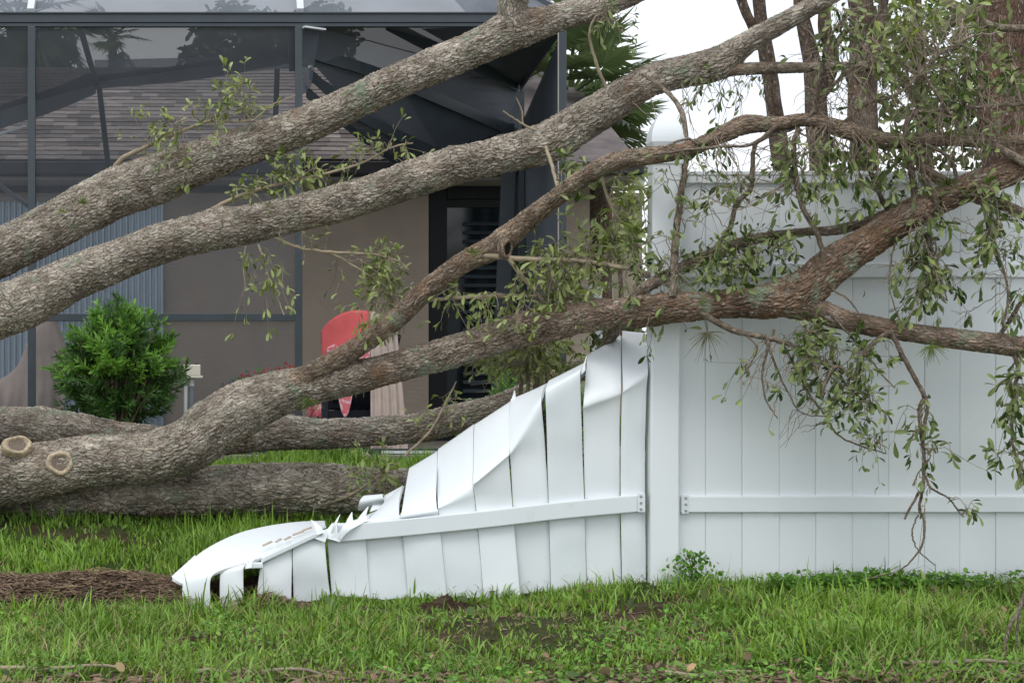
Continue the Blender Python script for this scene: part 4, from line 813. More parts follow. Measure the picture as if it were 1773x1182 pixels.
# ---------------------------------------------------------------- the fallen oak
tree = empty('fallen_tree', (-1.2, 10.2, .19), 'large fallen oak tree with grey limbs sprawled across the fence', 'tree')
def limb(rows, mat='bark', bumps=(), seed=0, ds=.0065, brown=lambda px: 0*px, plate=1.0, label=None, name='limb', depth=.011):
    A = np.array([np.append(P(a, b, c), r*c/F) for a, b, c, r in rows]); S = catmull(A, step=ds); p = S[:, :3]; r = np.maximum(S[:, 3], .004)
    n = max(14, int(2*math.pi*r.max()/ds)); t, a, b = frames(p); s = np.r_[0, np.cumsum(np.linalg.norm(np.diff(p, axis=0), axis=1))]
    th = np.arange(n)*2*math.pi/n; C, Sn = np.cos(th), np.sin(th)
    nr = (C[None, :, None]*a[:, None]+Sn[None, :, None]*b[:, None]).reshape(-1, 3)
    rr = np.repeat(r, n); ctr = np.repeat(p, n, 0); co = np.stack([(r[:, None]*C).ravel(), (r[:, None]*Sn).ravel(), np.repeat(s, n)+seed*3.1], -1)
    lump = .07*rr*fbm(co*np.array((5, 5, 3.2)), 2+seed, 2)+.035*rr*vnoise(co*np.array((14, 14, 7)), 5+seed)
    w = co+.012*np.stack([fbm(co*26, 11, 2), fbm(co*26, 12, 2), 2*vnoise(co*18, 13)], -1)
    q = w*np.array((46, 46, 13))/plate; f1, f2 = worley(q, 3); ck = np.clip((f2-f1)/.22, 0, 1); ck = ck*ck*(3-2*ck)
    q2 = w*np.array((90, 90, 36))/plate; g1, g2 = worley(q2, 8); c2 = np.clip((g2-g1)/.35, 0, 1)
    amp = np.minimum(depth, rr*.13)
    d = lump+amp*(ck-1)*(.65+.5*vnoise(co*7, 31))+amp*.38*(c2-1)+amp*.5*(hsh(np.floor(q).astype(int), 5)-.5)*ck
    for bx_, by_, bY, am, br in bumps:
        c = P(bx_, by_, bY); d = d+am*np.exp(-(((ctr+nr*rr[:, None]-c)**2).sum(1))/(br*br))
    v = ctr+nr*(rr+d)[:, None]; m = len(p)
    i = np.arange(m-1)[:, None]*n; j = np.arange(n)[None]; k = (j+1) % n; f = np.stack([i+j, i+k, i+n+k, i+n+j], -1).reshape(-1, 4)
    v = np.vstack([v, p[-1:]+t[-1:]*.3*r[-1], p[:1]]); co = np.vstack([co, co[-1:], co[:1]]); e0 = (m-1)*n
    cap = [(e0+x, e0+(x+1) % n, m*n, m*n) for x in range(n)]
    fl_ = [tuple(x) for x in f.tolist()]+[(e0+x, e0+(x+1) % n, m*n) for x in range(n)]
    o = mk(name, v, fl_, M[mat], tree, True, {'bark': co, 'brown': np.clip(brown(PX0+v[:, 0]*F/v[:, 1]), 0, 1)})
    if label: o['label'] = label
    return o, p
LA, pA = limb([(-460,640,10.75,58),(-60,465,10.4,42.8),(90,392,10.3,43.7),(190,338,10.25,44.6),(265,312,10.2,43.7),(400,262,10.1,37.2),(520,220,10.0,34.4),(620,174,9.95,31.6),(700,136,9.9,30.7),(800,92,9.85,30.7),(885,56,9.8,33.5),(960,32,9.78,27.0),(1030,12,9.75,24.2),(1120,-25,9.7,21.4),(1330,-130,9.6,17),(1600,-300,9.4,9)], bumps=[(235,262,10.05,.045,.09),(880,20,9.75,.03,.08),(545,180,9.95,.012,.03),(150,350,10.2,.02,.04)], seed=1, plate=.75, label='highest grey limb rising to the top of the picture')
LB_, pB = limb([(-460,700,10.5,58),(-60,560,10.2,47.5),(40,525,10.15,45.6),(150,472,10.1,39.9),(300,415,10.0,35.1),(450,385,9.9,34.2),(600,348,9.8,34.2),(700,315,9.72,33.2),(780,290,9.66,32.3),(870,268,9.6,33.2),(950,245,9.55,38.0),(1030,198,9.5,34.2),(1120,143,9.42,27.5),(1180,126,9.38,26.6),(1240,110,9.34,29.4),(1300,70,9.3,19.9),(1400,15,9.2,16.1),(1470,-25,9.15,14.2),(1640,-130,9.0,11),(1850,-260,8.9,6)], bumps=[(380,366,9.95,.02,.06),(780,258,9.6,.02,.05),(1110,125,9.35,.012,.03),(1250,120,9.3,.015,.05)], seed=2, plate=.75, label='second grey limb running below the highest one')
LD, pD = limb([(-460,850,10.5,86),(-80,830,10.15,60),(40,818,10.1,52),(140,800,10.08,44),(250,792,10.05,43),(330,768,10.02,49),(375,735,10.0,52),(430,703,9.98,48),(520,672,9.93,37),(600,656,9.85,30),(700,632,9.7,28),(800,604,9.55,30),(900,571,9.38,31),(1000,552,9.15,29),(1070,542,8.95,27),(1130,537,8.78,27),(1250,527,8.70,26),(1330,522,8.68,31),(1390,503,8.66,34),(1440,460,8.65,31),(1500,420,8.64,28),(1560,382,8.63,27),(1650,336,8.62,26),(1720,308,8.6,26),(1830,262,8.58,25),(2050,180,8.5,18),(2280,60,8.4,9)], 'bark', bumps=[(1038,545,9.0,.01,.03),(200,850,10.0,-.02,.08),(330,800,9.9,.015,.08)], seed=3, brown=lambda px: (px-450)/700, label='main limb lying over the crushed fence panel')
LD.data.materials[0] = M['bark']; 
LD2, pD2 = limb([(1350,522,8.67,28),(1400,532,8.66,27),(1450,550,8.64,20),(1520,566,8.62,18),(1600,579,8.6,17),(1700,592,8.58,18),(1850,610,8.56,18),(2060,640,8.5,13),(2250,700,8.4,6)], 'bark', seed=4, brown=lambda px: 0*px+.75, label='side limb pointing right along the fence')
LC, pC = limb([(460,696,9.96,24),(530,655,9.88,23),(620,600,9.75,19),(690,549,9.62,18.5),(735,505,9.5,19),(800,455,9.42,19),(860,425,9.34,21),(900,393,9.28,20),(960,345,9.15,17),(1020,302,9.0,17),(1080,276,8.88,16),(1180,262,8.74,14),(1240,238,8.7,15),(1290,216,8.68,18),(1340,215,8.66,14),(1400,208,8.64,13),(1460,224,8.62,15),(1540,243,8.6,13),(1640,242,8.58,11),(1720,246,8.56,10),(1850,232,8.54,9),(2060,190,8.5,6),(2220,120,8.4,3)], 'bark_brown', bumps=[(865,405,9.3,.012,.03),(745,488,9.45,.008,.03)], seed=5, plate=.8, label='forked limb rising from the main limb past the fence post')
LE, pE = limb([(-460,760,11.1,44),(-80,735,11.0,33),(20,738,10.95,35),(90,742,10.9,36),(200,757,10.85,31),(320,768,10.8,29),(430,757,10.75,28),(490,750,10.7,31),(560,750,10.65,26),(700,743,10.55,26),(800,722,10.45,26),(880,695,10.35,22),(960,660,10.25,20),(1060,610,10.15,17)], bumps=[(68,700,10.85,.03,.05),(488,722,10.65,.02,.04)], seed=6, label='grey limb lying behind the main limb')
LFo, pF = limb([(-460,880,10.6,34),(-80,868,10.42,32),(60,862,10.38,36),(200,856,10.32,40),(330,850,10.28,44),(450,846,10.25,45),(560,846,10.22,44),(640,848,10.2,42),(710,846,10.2,38),(790,830,10.2,32)], bumps=[(560,880,10.1,.015,.05)], seed=7, plate=1.25, depth=.014, label='thick log lying in the grass')
LH, pH = limb([(1640,350,8.7,20),(1600,348,8.72,14),(1575,355,8.74,11),(1520,377,8.77,9),(1450,398,8.79,9.5),(1385,402,8.8,8),(1300,416,8.8,10),(1230,441,8.81,12),(1170,470,8.81,11),(1115,500,8.85,11),(1085,540,9.0,10),(1060,580,9.2,10),(1030,628,9.42,10),(1008,652,9.5,9)], 'bark_thin', seed=8, plate=.6, label='crooked thin limb behind the main fork')
LI, pI = limb([(1240,124,9.32,12),(1300,119,9.3,11),(1400,117,9.28,9),(1500,112,9.25,6)], 'bark_thin', seed=9, plate=.6)
LJ, pJ = limb([(1594,291,8.9,9),(1640,318,8.85,11),(1690,344,8.8,10),(1730,352,8.78,11),(1850,410,8.7,10)], 'bark_brown', seed=10, plate=.6, label='orange tinted broken limb crossing behind the right fork')
LK, pK = limb([(895,40,9.78,30),(888,10,9.75,27),(905,-40,9.7,24),(960,-200,9.6,17),(1080,-380,9.5,8)], 'bark', seed=11, label='stub of a side limb at the top')
LL, pL = limb([(1610,-12,9.0,8),(1660,18,8.98,8),(1692,34,8.96,8.5),(1730,48,8.94,7),(1850,50,8.9,6)], 'bark_thin', seed=12, plate=.6)
LM, pM = limb([(1690,245,8.56,9),(1740,263,8.53,8),(1850,330,8.5,8)], 'bark_thin', seed=13, plate=.6)
# pruning scars: callus ring round a grey cut face
def scar(px, py, Y, rx, ry, nrm, par, ring='callus', face='ringwood', hs=1.0):
    c = P(px, py, Y); n = Vector(nrm).normalized(); u = n.cross(Vector((0, 0, 1))).normalized(); w = u.cross(n); R1 = rx*Y/F; R2 = ry*Y/F; k = 40
    prof = [(1.36, -.07), (1.28, -.022), (1.18, -.002), (1.06, .004), (.92, .002), (.80, -.006), (.74, -.012)]; V = []
    for s_, h in prof:
        for j in range(k):
            t = j*2*math.pi/k; wob = 1+.05*math.sin(3*t+1)+.03*math.sin(5*t+px)
            V.append(Vector(c)+u*(R1*s_*wob*math.cos(t))+w*(R2*s_*wob*math.sin(t))+n*h*hs)
    Fc = [(i*k+j, i*k+(j+1) % k, (i+1)*k+(j+1) % k, (i+1)*k+j) for i in range(len(prof)-1) for j in range(k)]
    o = mk('pruning_scar', V, Fc, M[ring], par, True, {'bark': np.array([tuple(q) for q in V])})
    V2 = [Vector(c)-n*.010]+[Vector(c)+u*(R1*.79*math.cos(j*2*math.pi/k))+w*(R2*.79*math.sin(j*2*math.pi/k))-n*.008 for j in range(k)]
    mk('cut_or_hollow_face', V2, [(0, 1+j, 1+(j+1) % k) for j in range(k)], M[face], o)
scar(30, 769, 9.955, 21, 14, (.12, -1, .45), LD, hs=.8); scar(104, 801, 9.945, 19, 17, (.18, -1, .15), LD, hs=.8)
scar(880, 431, 9.25, 11, 14, (.75, -.8, -.15), LC, 'bark_brown', 'door', .45)  # broken knot; the darkness of its hollow is painted as a flat black disc

# twigs drawn one by one: rows (px, py), radius from-to in pixels, depth from-to
TW = []
def twig(pts, r0, r1, Y0, Y1, mat='bark_thin', name='twig'):
    n = len(pts); Ys = np.linspace(Y0, Y1, n); A = np.array([np.append(P(x, y, yy), (r0+(r1-r0)*i/(n-1))*yy/F) for i, ((x, y), yy) in enumerate(zip(pts, Ys))])
    S = catmull(A, n=7); p = S[:, :3]+.004*(rng.random((len(S), 3))-.5); r = S[:, 3]; v, f = tube_np(p, r*(1+.18*(rng.random(len(r))-.5)), 8)
    s_ = np.r_[0, np.cumsum(np.linalg.norm(np.diff(p, axis=0), axis=1))]; th = np.arange(8)*2*math.pi/8
    co = np.stack([(r[:, None]*np.cos(th)).ravel(), (r[:, None]*np.sin(th)).ravel(), np.repeat(s_, 8)], -1)
    mk(name, v, f, M[mat], tree, True, {'bark': co}); TW.append(p); return p
T = {}
T[1] = twig([(1545,572),(1520,587),(1498,610),(1485,640),(1476,655),(1455,636),(1440,640),(1428,665),(1422,690)], 4.5, 3, 8.58, 8.52)
T[2] = twig([(1543,574),(1565,620),(1588,662),(1600,685),(1592,710),(1593,740),(1598,770),(1600,800),(1597,850),(1592,880),(1600,900),(1600,930),(1592,955)], 4.6, 1.8, 8.58, 8.60)
T[3] = twig([(1600,683),(1606,705),(1600,735),(1597,762)], 3.5, 3, 8.58, 8.58)
T[4] = twig([(1599,815),(1612,845),(1640,860),(1660,885),(1668,895)], 2.2, 1.2, 8.59, 8.55)
twig([(1592,850),(1575,880),(1566,898)], 2.5, 2, 8.59, 8.57); twig([(1590,890),(1580,915),(1582,935),(1592,955),(1620,978)], 1.5, 1.1, 8.6, 8.6); twig([(1592,953),(1560,985),(1495,1003)], 1.7, .9, 8.6, 8.55)
twig([(1596,770),(1610,785),(1605,800),(1592,815),(1580,840)], 1.8, 1, 8.58, 8.55)
T[5] = twig([(1755,612),(1763,640),(1755,680),(1755,710),(1752,750),(1760,790),(1790,850)], 4, 2, 8.56, 8.5)
T[6] = twig([(1205,535),(1270,572),(1330,585),(1380,602),(1440,640),(1490,690),(1540,715)], 6, 1.5, 8.68, 8.55)
T[7] = twig([(1340,570),(1325,620),(1320,650),(1325,690),(1340,715),(1347,724)], 2.6, 1, 8.65, 8.6)
T[8] = twig([(1355,595),(1380,640),(1400,680),(1430,720),(1450,752),(1490,772),(1535,785)], 2.6, 1.2, 8.64, 8.55)
T[9] = twig([(1325,588),(1350,650),(1365,680),(1390,715),(1450,722)], 2.2, 1, 8.64, 8.6); T[10] = twig([(1285,575),(1310,600),(1300,630),(1285,650)], 2, 1, 8.65, 8.6)
twig([(1440,545),(1490,600),(1520,640),(1550,672)], 2.5, 1.2, 8.6, 8.55); twig([(1440,500),(1470,520),(1495,555)], 2, 1, 8.6, 8.55)
U1 = twig([(1165,515),(1168,450),(1172,390),(1182,320),(1187,270),(1185,215),(1170,175),(1130,140),(1112,128)], 7, 3.5, 8.70, 9.3)
U2 = twig([(1228,440),(1262,398),(1275,352),(1300,325),(1305,260),(1322,240),(1385,218)], 4.5, 4, 8.75, 8.66)
U3 = twig([(1430,458),(1415,405),(1390,360),(1378,310),(1374,250),(1385,222)], 4.5, 5, 8.6, 8.62); U4 = twig([(1584,360),(1580,310),(1570,265),(1556,244)], 7, 5.5, 8.6, 8.6)
U5 = twig([(1572,238),(1571,212),(1590,195),(1640,190),(1700,185),(1800,178)], 6, 3, 8.58, 8.5); U6 = twig([(1412,200),(1415,150),(1428,95),(1440,60),(1470,25)], 4, 2, 8.62, 8.5)
U7 = twig([(1400,205),(1450,140),(1490,116),(1535,126),(1570,140),(1605,130)], 4, 2, 8.62, 8.5); U8 = twig([(1548,384),(1522,335),(1500,275),(1478,240)], 5, 4, 8.75, 8.65)
U9 = twig([(1630,370),(1610,330),(1598,300),(1592,270)], 5, 4, 8.58, 8.5); U10 = twig([(1652,338),(1655,300),(1640,270),(1600,248)], 4, 3, 8.58, 8.54)
U11 = twig([(1600,130),(1640,190),(1680,240),(1700,270)], 3, 1.5, 8.5, 8.45); U12 = twig([(1460,212),(1500,180),(1560,160),(1620,100),(1690,60)], 3, 1.5, 8.6, 8.4)
U13 = twig([(1660,340),(1720,330),(1790,300)], 3, 1.5, 8.56, 8.45); U14 = twig([(1700,350),(1720,420),(1745,500),(1735,570)], 3.5, 1.5, 8.56, 8.45); U15 = twig([(1718,600),(1745,560),(1770,520),(1800,480)], 4.5, 3, 8.56, 8.45)
U16 = twig([(1610,370),(1612,420),(1625,470),(1640,520)], 3, 1.2, 8.58, 8.5); U17 = twig([(1560,385),(1545,440),(1540,500),(1560,560)], 2, 1, 8.6, 8.5); U18 = twig([(1250,235),(1210,250),(1190,240),(1150,255)], 3, 2, 8.68, 8.6)
U19 = twig([(1345,218),(1300,250),(1230,255),(1130,268)], 3.4, 2, 8.62, 8.6); U20 = twig([(1480,110),(1500,60),(1530,10)], 3, 2, 9.0, 8.8); U21 = twig([(1560,240),(1600,300),(1625,340)], 3, 1.5, 8.56, 8.5)
SU = 'sucker'
S1 = twig([(180,330),(206,280),(250,256),(300,233),(360,211),(410,211),(440,208)], 4.8, 1.8, 10.26, 9.95, SU); S2 = twig([(318,395),(385,353),(440,331),(500,315),(545,305),(620,285),(680,255),(715,248)], 4.2, 1.3, 9.99, 9.75, SU)
S3 = twig([(455,400),(515,428),(570,438),(620,465),(670,500),(690,545)], 3.2, 1.2, 9.88, 9.7, SU); S3b = twig([(560,436),(640,440),(690,452),(708,468)], 2.8, 1, 9.78, 9.7, SU)
S4 = twig([(838,442),(900,448),(1000,452),(1060,460),(1110,470),(1160,495),(1210,525)], 5, 3, 9.33, 8.85, SU); S5 = twig([(722,521),(800,515),(900,512),(1000,517),(1075,520)], 3.8, 2.4, 9.52, 9.2, SU)
S6 = twig([(448,424),(462,470),(478,510),(492,545)], 2.2, 1, 9.85, 9.8, SU); S6b = twig([(425,425),(422,460),(425,500)], 1.8, .9, 9.88, 9.85, SU); S7 = twig([(968,335),(955,285),(945,255)], 3.5, 3, 9.1, 9.45, SU)
S8 = twig([(935,230),(900,212),(870,192)], 2.5, 1.2, 9.5, 9.45, SU); S8b = twig([(905,215),(903,190),(893,168)], 1.6, 1, 9.48, 9.45, SU); S9 = twig([(1062,178),(1034,115),(1021,60),(1032,30),(1055,18)], 3.6, 1.2, 9.46, 9.3, SU)
S10 = [twig([(900+k*9, 720), (906+k*9+rng.normal(0, 6), 660), (905+k*11+rng.normal(0, 12), 610), (895+k*14, 575)], 4.5 if k < 3 else 3, 2, 10.1, 9.7, SU) for k in range(5)]
S11 = twig([(700,790),(745,745),(770,700),(790,660)], 2.5, 1, 9.6, 9.6, SU); S12 = twig([(580,866),(605,858),(640,835),(690,800)], 4, 1.2, 10.12, 9.9, SU); S13 = twig([(880,448),(940,520),(985,560)], 4, 2, 9.26, 9.3, SU); S14 = twig([(1040,300),(1060,360),(1110,430),(1160,470)], 3, 1.5, 8.95, 9.1, SU)
S15 = twig([(440,208),(460,190),(470,182),(512,165)], 1.4, .8, 9.95, 9.9, SU)

# leaves and fine twigs
st5 = np.array([0, .14, .40, .66, .88, 1.0]); hw5 = np.array([.012, .035, .11, .155, .12, .012]); LV = []
for t_, h_ in zip(st5, hw5): z_ = .10*math.sin(t_*2.6)-.10*t_*t_; LV += [(t_, h_, z_+.35*h_), (t_, 0, z_), (t_, -h_, z_+.35*h_)]
LV = np.array(LV); LVF = [q for i in range(5) for q in ((3*i, 3*i+1, 3*i+4, 3*i+3), (3*i+1, 3*i+2, 3*i+5, 3*i+4))]
LVF = [q[::-1] for q in LVF]
def seg(p, a, b):
    px = PX0+p[:, 0]*F/p[:, 1]; return p[(px > a) & (px < b)]
FT = []; LE_ = {'leaf': [], 'leaf_pale': []}
def leaves_at(p, d, n, size, mat, hang):
    pos = p[None]+rng.normal(0, .006, (n, 3)); dr = d[None]*.8+rdir(n)*.9+np.array((0, 0, -hang)); nr = rdir(n)*.9+np.array((0, -.25, .75))
    LE_[mat].append(basis_mats(pos, dr, nr, .88*size*rng.uniform(.55, 1.2, n)))
def spray(src, ell, n, mat='leaf', size=.066, hang=.35, droop=.05, subs=3, r0=.0032, leafy=1.0):
    """n twigs that leave points of the polyline src and reach into the ellipse (px, py, rx, ry, Y0, Y1)"""
    px, py, rx, ry, Y0, Y1 = ell
    for k in range(n):
        a = rng.uniform(0, 6.283); q = math.sqrt(rng.random()); tgt = P(px+rx*q*math.cos(a), py+ry*q*math.sin(a), rng.uniform(Y0, Y1))
        dd = np.linalg.norm(src-tgt, axis=1)+rng.uniform(0, .35, len(src)); s0 = src[np.argmin(dd)]; L = np.linalg.norm(tgt-s0)
        m1 = s0+(tgt-s0)*.35+rng.normal(0, .07*L, 3)+np.array((0, 0, droop*.6)); m2 = s0+(tgt-s0)*.7+rng.normal(0, .07*L, 3)+np.array((0, 0, droop))
        pts = catmull([s0, m1, m2, tgt], n=5); pts = pts+rng.normal(0, .0035, pts.shape); r = min(r0, .0016+.006*L); FT.append((pts, np.linspace(r, .0011, len(pts))))
        nl = int(leafy*rng.integers(4, 9)); m = len(pts)
        for j in range(nl):
            i = int(m-1-abs(rng.normal(0, .28))*m); i = max(2, min(m-1, i)); d = pts[i]-pts[i-1]; d /= np.linalg.norm(d)+1e-9; leaves_at(pts[i], d, 1, size, mat, hang)
        for s_ in range(rng.integers(0, subs+1)):
            i = int(rng.uniform(.3, .95)*(m-1)); d = pts[min(i+1, m-1)]-pts[i-1]; d /= np.linalg.norm(d)+1e-9; d = d+rdir(1)[0]*.9; d /= np.linalg.norm(d); l = rng.uniform(.05, .17)
            e = pts[i]+d*l+np.array((0, 0, -hang*.12*l/.1)); pp = catmull([pts[i], (pts[i]+e)/2+rng.normal(0, .008, 3), e], n=4); FT.append((pp, np.linspace(.0015, .0009, len(pp))))
            leaves_at(e, d, int(leafy*rng.integers(2, 7)), size, mat, hang); leaves_at((pts[i]+e)/2, d, int(leafy*rng.integers(0, 3)), size, mat, hang)
def bare_twigs(src, ell, n, droop=.0, r0=.0024): spray(src, ell, n, droop=droop, r0=r0, leafy=.0, subs=4)
pal = 'leaf_pale'
spray(S1, (285,250,40,45,9.95,10.15), 9, pal, .056, .1); spray(S1, (400,190,48,45,9.85,10.05), 18, pal, .056, .05); spray(S1, (290,205,45,20,9.9,10.1), 3, pal, .04, leafy=.3); spray(S1, (310,285,35,18,9.95,10.1), 5, pal, .056)
spray(S2, (430,330,30,20,9.8,9.95), 5, pal, .055, .1); spray(S2, (525,300,70,35,9.75,9.95), 16, pal, .058, .2); spray(S2, (655,275,60,22,9.7,9.85), 8, pal, .052, 0, leafy=.8)
spray(S3, (640,475,55,30,9.65,9.85), 15, pal, .056, .3); spray(S3, (662,525,32,38,9.65,9.8), 15, pal, .058, .4); spray(S3b, (670,455,35,18,9.65,9.8), 6, pal, .05); spray(S6, (470,490,28,42,9.75,9.9), 8, pal, .06, .6); spray(S6b, (424,470,10,30,9.85,9.9), 3, pal, .055, .6); spray(S3, (540,415,60,20,9.75,9.85), 4, pal, .045, leafy=.6)
spray(S4, (1055,420,62,60,9.0,9.5), 24, pal, .068, .2); spray(S4, (960,470,60,55,9.1,9.4), 20, pal, .064, .3); spray(S5, (930,535,110,40,9.15,9.45), 22, pal, .062, .4); spray(S5, (800,525,50,38,9.4,9.5), 7, pal, .058, .4); spray(S13, (1020,490,75,35,9.0,9.4), 13, pal, .066, .2)
spray(S7, (985,310,28,28,9.05,9.3), 7, 'leaf', .068, .2); spray(S14, (1090,360,40,55,8.95,9.2), 13, pal, .066, .25); spray(S9, (1055,45,28,40,9.25,9.4), 8, 'leaf', .05, .2, leafy=.8)
for q in S10: spray(q, (915,625,100,42,9.6,10.1), 11, pal, .066, .1); bare_twigs(q, (880,650,80,30,9.7,10.0), 4)
spray(S12, (645,830,55,35,9.8,10.05), 12, pal, .062, .1); spray(S11, (760,720,45,50,9.5,9.7), 5, pal, .05, .2, leafy=.7)
spray(seg(pH, 1000, 1250), (1110,470,60,60,8.75,9.0), 12, 'leaf', .066, .3); spray(pH, (1310,455,75,38,8.62,8.8), 27, 'leaf', .064, .1); spray(pH, (1260,480,60,20,8.6,8.75), 10, 'leaf', .062, .2)
spray(U1, (1150,390,50,90,8.65,8.85), 9, 'leaf', .058, .4, leafy=.7); spray(U2, (1245,350,60,50,8.6,8.8), 8, 'leaf', .06, .4, leafy=.8); spray(seg(pC, 1150, 1850), (1225,300,60,35,8.6,8.7), 8, 'leaf', .06, .5, leafy=.8)
spray(pI, (1250,165,70,30,9.2,9.35), 12, 'leaf', .052, .4, leafy=.8); spray(U3, (1395,320,55,55,8.5,8.7), 12, 'leaf', .064, .6); spray(U3, (1400,270,60,40,8.5,8.7), 10, 'leaf', .064, .5)
spray(seg(pC, 1250, 1850), (1480,290,70,40,8.5,8.7), 13, 'leaf', .066, .6); spray(U8, (1490,330,60,40,8.6,8.8), 6, 'leaf', .062, .6)
spray(U7, (1490,100,80,70,8.4,8.8), 15, 'leaf', .06, .2); spray(U12, (1620,80,110,80,8.4,8.9), 28, pal, .066, .1); spray(U5, (1690,130,90,60,8.4,8.8), 24, 'leaf', .07, .2); spray(U5, (1620,180,80,40,8.4,8.7), 9, 'leaf', .068, .2); spray(pL, (1690,70,80,50,8.7,9.0), 16, 'leaf', .066, .2); spray(U6, (1450,90,40,70,8.4,8.6), 8, 'leaf', .06, .3, leafy=.7)
spray(U11, (1640,230,90,60,8.4,8.6), 8, 'leaf', .062, .3); spray(U4, (1560,300,50,40,8.5,8.6), 8, 'leaf', .06, .4)
spray(U16, (1620,430,48,70,8.45,8.6), 17, 'leaf', .070, .75); spray(U16, (1625,500,45,40,8.45,8.55), 10, 'leaf', .066, .8); spray(U14, (1735,430,45,80,8.4,8.55), 15, 'leaf', .068, .6); spray(U13, (1730,360,50,40,8.4,8.55), 10, 'leaf', .066, .4); spray(U15, (1750,540,30,35,8.4,8.5), 5, 'leaf', .06, .5)
spray(U17, (1560,500,20,50,8.5,8.6), 3, 'leaf', .05, .6, leafy=.6)
spray(T[6], (1440,635,85,50,8.5,8.65), 11, 'leaf', .066, .2); spray(T[6], (1480,700,50,24,8.48,8.6), 13, 'leaf', .06, .1); spray(T[6], (1410,590,50,22,8.55,8.7), 12, 'leaf', .06, .3); spray(T[1], (1470,640,40,45,8.48,8.58), 9, 'leaf', .064, .3)
bare_twigs(T[6], (1330,640,60,50,8.55,8.68), 9); bare_twigs(T[8], (1420,720,60,40,8.55,8.62), 6); spray(T[8], (1505,770,35,14,8.52,8.6), 6, 'leaf', .045, .1); spray(T[10], (1288,650,12,16,8.6,8.64), 2, 'leaf', .05, .3, leafy=.7); spray(T[7], (1340,680,15,25,8.58,8.62), 2, 'leaf', .045, .3, leafy=.5)
spray(T[2], (1590,760,30,60,8.52,8.62), 7, 'leaf', .07, .6, leafy=.9, subs=1); spray(T[2], (1635,795,25,20,8.52,8.6), 3, 'leaf', .066, .3, leafy=.9, subs=2); spray(T[2], (1600,870,22,50,8.54,8.6), 4, 'leaf', .056, .5, leafy=.7, subs=1); spray(T[4], (1680,898,18,8,8.52,8.56), 3, 'leaf', .062, 0, subs=0); spray(T[5], (1758,670,22,50,8.48,8.56), 11, 'leaf', .066, .6); spray(T[5], (1758,800,22,35,8.48,8.54), 7, 'leaf', .066, .5)
spray(seg(pD, 1080, 1300), (1130,590,18,30,8.7,8.78), 3, 'leaf', .055, .6, subs=1, leafy=.8)
for src, ell, n in ((seg(pC, 1150, 1850), (1350,290,130,60,8.5,8.7), 14), (U7, (1500,160,110,70,8.4,8.7), 40), (U5, (1690,220,100,60,8.4,8.6), 24), (seg(pC, 1400, 1850), (1600,250,130,60,8.4,8.6), 16), (U3, (1300,330,120,80,8.55,8.7), 14), (U1, (1200,330,70,110,8.65,8.8), 12), (S4, (1030,470,110,70,9.0,9.4), 16), (U14, (1700,480,70,90,8.4,8.55), 12), (seg(pB, 1050, 1480), (1200,180,90,60,9.2,9.4), 12), (U16, (1580,450,70,90,8.45,8.6), 10), (U12, (1600,60,130,70,8.4,8.8), 22), (U6, (1430,130,60,110,8.4,8.7), 10)): bare_twigs(src, ell, n)
for src, ell, n in ((seg(pD, 1900, 2300), (2080,200,160,120,8.2,8.7), 34), (seg(pD2, 1900, 2300), (2080,720,140,90,8.3,8.6), 18), (seg(pC, 1880, 2300), (2050,120,160,80,8.2,8.6), 20), (seg(pB, 1550, 1900), (1750,-180,160,110,8.7,9.2), 26), (seg(pA, 1250, 1700), (1480,-200,200,110,9.2,9.7), 26), (pK[-40:], (1050,-380,120,90,9.3,9.7), 16)): spray(src, ell, n, 'leaf', .064, .4)
for src, ell, n in ((U7, (1520,130,120,110,8.4,8.8), 10), (U5, (1680,200,100,90,8.4,8.6), 8), (U12, (1620,60,140,70,8.4,8.8), 8), (seg(pC, 1250, 1850), (1480,300,150,60,8.45,8.65), 18), (U16, (1600,420,100,90,8.45,8.6), 10), (T[6], (1380,640,90,70,8.5,8.66), 8)): bare_twigs(src, ell, n, droop=.03, r0=.0042)
m = MB(); V = []; Fq = []; k0 = 0
for pts, r in FT:
    v, f = tube_np(np.asarray(pts), np.asarray(r), 5); V.append(v); Fq.append(f+k0); k0 += len(v)
tag(mk('fine_twigs', np.vstack(V), np.vstack(Fq), M['twig'], tree, True), kind='stuff')
allm = [(x, mt) for mt in LE_ for blk in LE_[mt] for x in blk]
def vis(x):
    p = x[:3, 3]; px = PX0+p[0]*F/p[1]; py = PY0-(p[2]-EYE)*F/p[1]; return 0 < px < 1773 and 0 < py < 1182
allm.sort(key=lambda e: -(np.linalg.norm(e[0][:3, 0])/e[0][1, 3])*(1 if vis(e[0]) else .01)); proto = {mt: mesh_data('leaf', LV, LVF, M[mt], True, {'tint': np.zeros(len(LV))}) for mt in LE_}
for x, mt in allm[:300]:
    o = bpy.data.objects.new('leaf', proto[mt]); link(o, tree, x[:3, 3]); mm = Matrix(x.tolist()); o.rotation_euler = mm.to_euler(); s_ = float(np.linalg.norm(x[:3, 0])); o.scale = (s_, s_, s_)
for mt in LE_:
    q = np.array([x for x, k in allm[300:] if k == mt]); tag(batch(LV, np.array(LVF), q, 'foliage', M[mt], tree), kind='stuff')
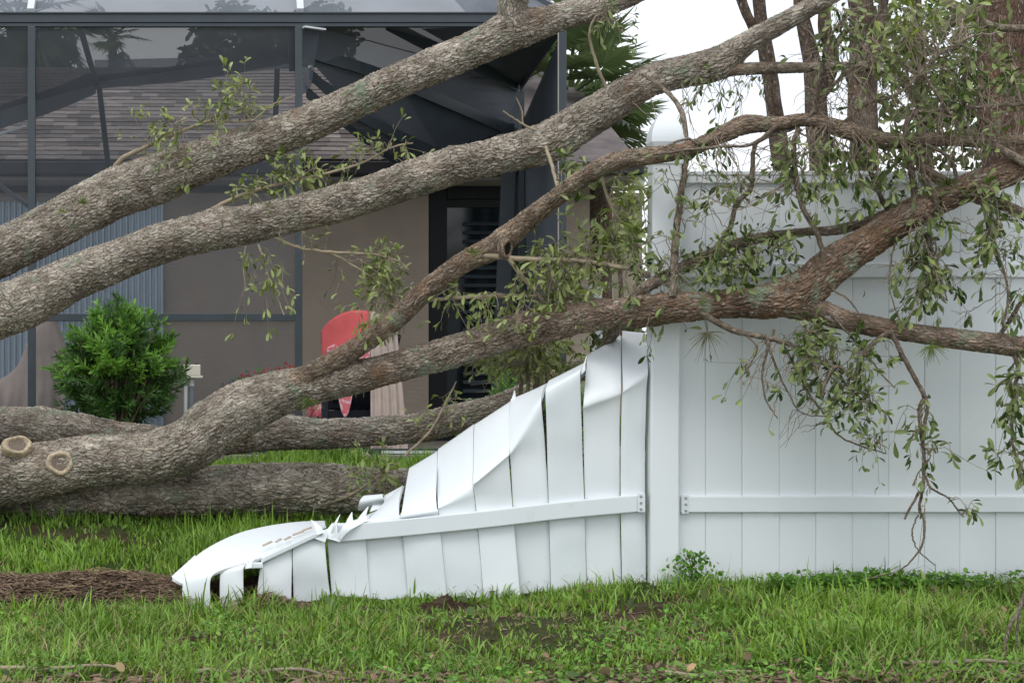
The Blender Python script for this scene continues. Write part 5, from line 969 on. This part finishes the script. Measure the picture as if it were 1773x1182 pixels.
# air plants growing on the limbs
def air_plant(px, py, Y, n, L, label, down=False, mat='leaf_pale'):
    c = P(px, py, Y); V = []; Fc = []
    for k in range(n):
        d = rdir(1)[0]; d[1] = -abs(d[1])*.6; d[2] = d[2]*.7+(-.5 if down else .5); d /= np.linalg.norm(d); l = L*rng.uniform(.5, 1.1); pp = np.array([c+d*l*t+np.array((0, 0, -.25*l*t*t)) for t in np.linspace(0, 1, 5)])
        v, f = tube_np(pp, np.array([.0022, .002, .0016, .0011, .0005]), 4); Fc += [tuple(x+len(V)*1 for x in q) for q in f.tolist()]; V += v.tolist()
    tag(mk('air_plant', V, Fc, M[mat], None, True, {'tint': np.full(len(V), rng.random())}), label, 'air plant', 'air plants on the fallen tree')
for a in ((1612,598,8.48,34,.075,'spiky green air plant under the right side limb',True),(818,438,9.22,22,.06,'pale green air plant left of the broken knot',False),(142,352,10.1,24,.06,'grass like air plant on top of the highest limb at the left',False),(105,346+20,10.1,10,.05,'tiny air plant on the left end of the highest limb',False),(1225,575,8.6,34,.12,'wispy grey air plant hanging below the main limb in front of the fence',True,'moss'),(535,690,9.82,22,.08,'green air plant hanging under the main limb near the chair',True),(680,578,9.55,20,.05,'yellowish tuft under the forked limb',True,'moss'),(1640,320,8.5,30,.08,'green air plant on the right fork of the main limb',False),(30,440,10.3,26,.05,'brown moss tuft on the lower left limb end',False,'moss'),(1175,475,8.6,30,.10,'grey wispy tuft on the crooked thin limb',True,'moss')): air_plant(*a)
# weed growing at the post and a dead twig at the right edge
wr = empty('leafy_weed', (fx(1187), 8.88, zg(fx(1187), 8.88)), 'bushy green weed at the right foot of the fence post', 'weed'); b0 = W[wr.name]
n = 330; t = rng.random(n); pos = b0+np.stack([rng.normal(0, .035+.02*(1-t), n), rng.normal(0, .022, n), t*.155], -1); pos[:, 0] += .05*rng.random(n)*(t < .5)
tag(batch(LB, LBF, basis_mats(pos, rdir(n)+(0, -.2, .2), rdir(n)+(0, -.3, 1), rng.uniform(.014, .028, n)), 'foliage', M['weed'], wr), kind='stuff')
sm = MB()
for k in range(6): sm.tube([b0, b0+np.array((rng.normal(0, .02), -.01, .08)), b0+np.array((rng.normal(0, .04), -.01, .15))], [.003, .002, .001], 5)
sm.build('stem', M['weed'], wr)
for k, (pts, r0, r1) in enumerate((([(1775,1025),(1762,1060),(1748,1085),(1740,1120),(1745,1150),(1757,1185)], 4.5, 2.5), ([(1766,1062),(1760,1100),(1765,1130),(1780,1165)], 3, 1.5))):
    A = np.array([np.append(P(x, y, 7.3), (r0+(r1-r0)*i/(len(pts)-1))*7.3/F) for i, (x, y) in enumerate(pts)]); S = catmull(A, n=6); v, f = tube_np(S[:, :3], S[:, 3], 8)
    tag(mk('hanging_root', v, f, M['bark_thin'], None, True, {'bark': v*1.}), ('dark crooked dead twig at the lower right edge', 'thinner pale dead twig beside the crooked one at the lower right')[k], 'twig')
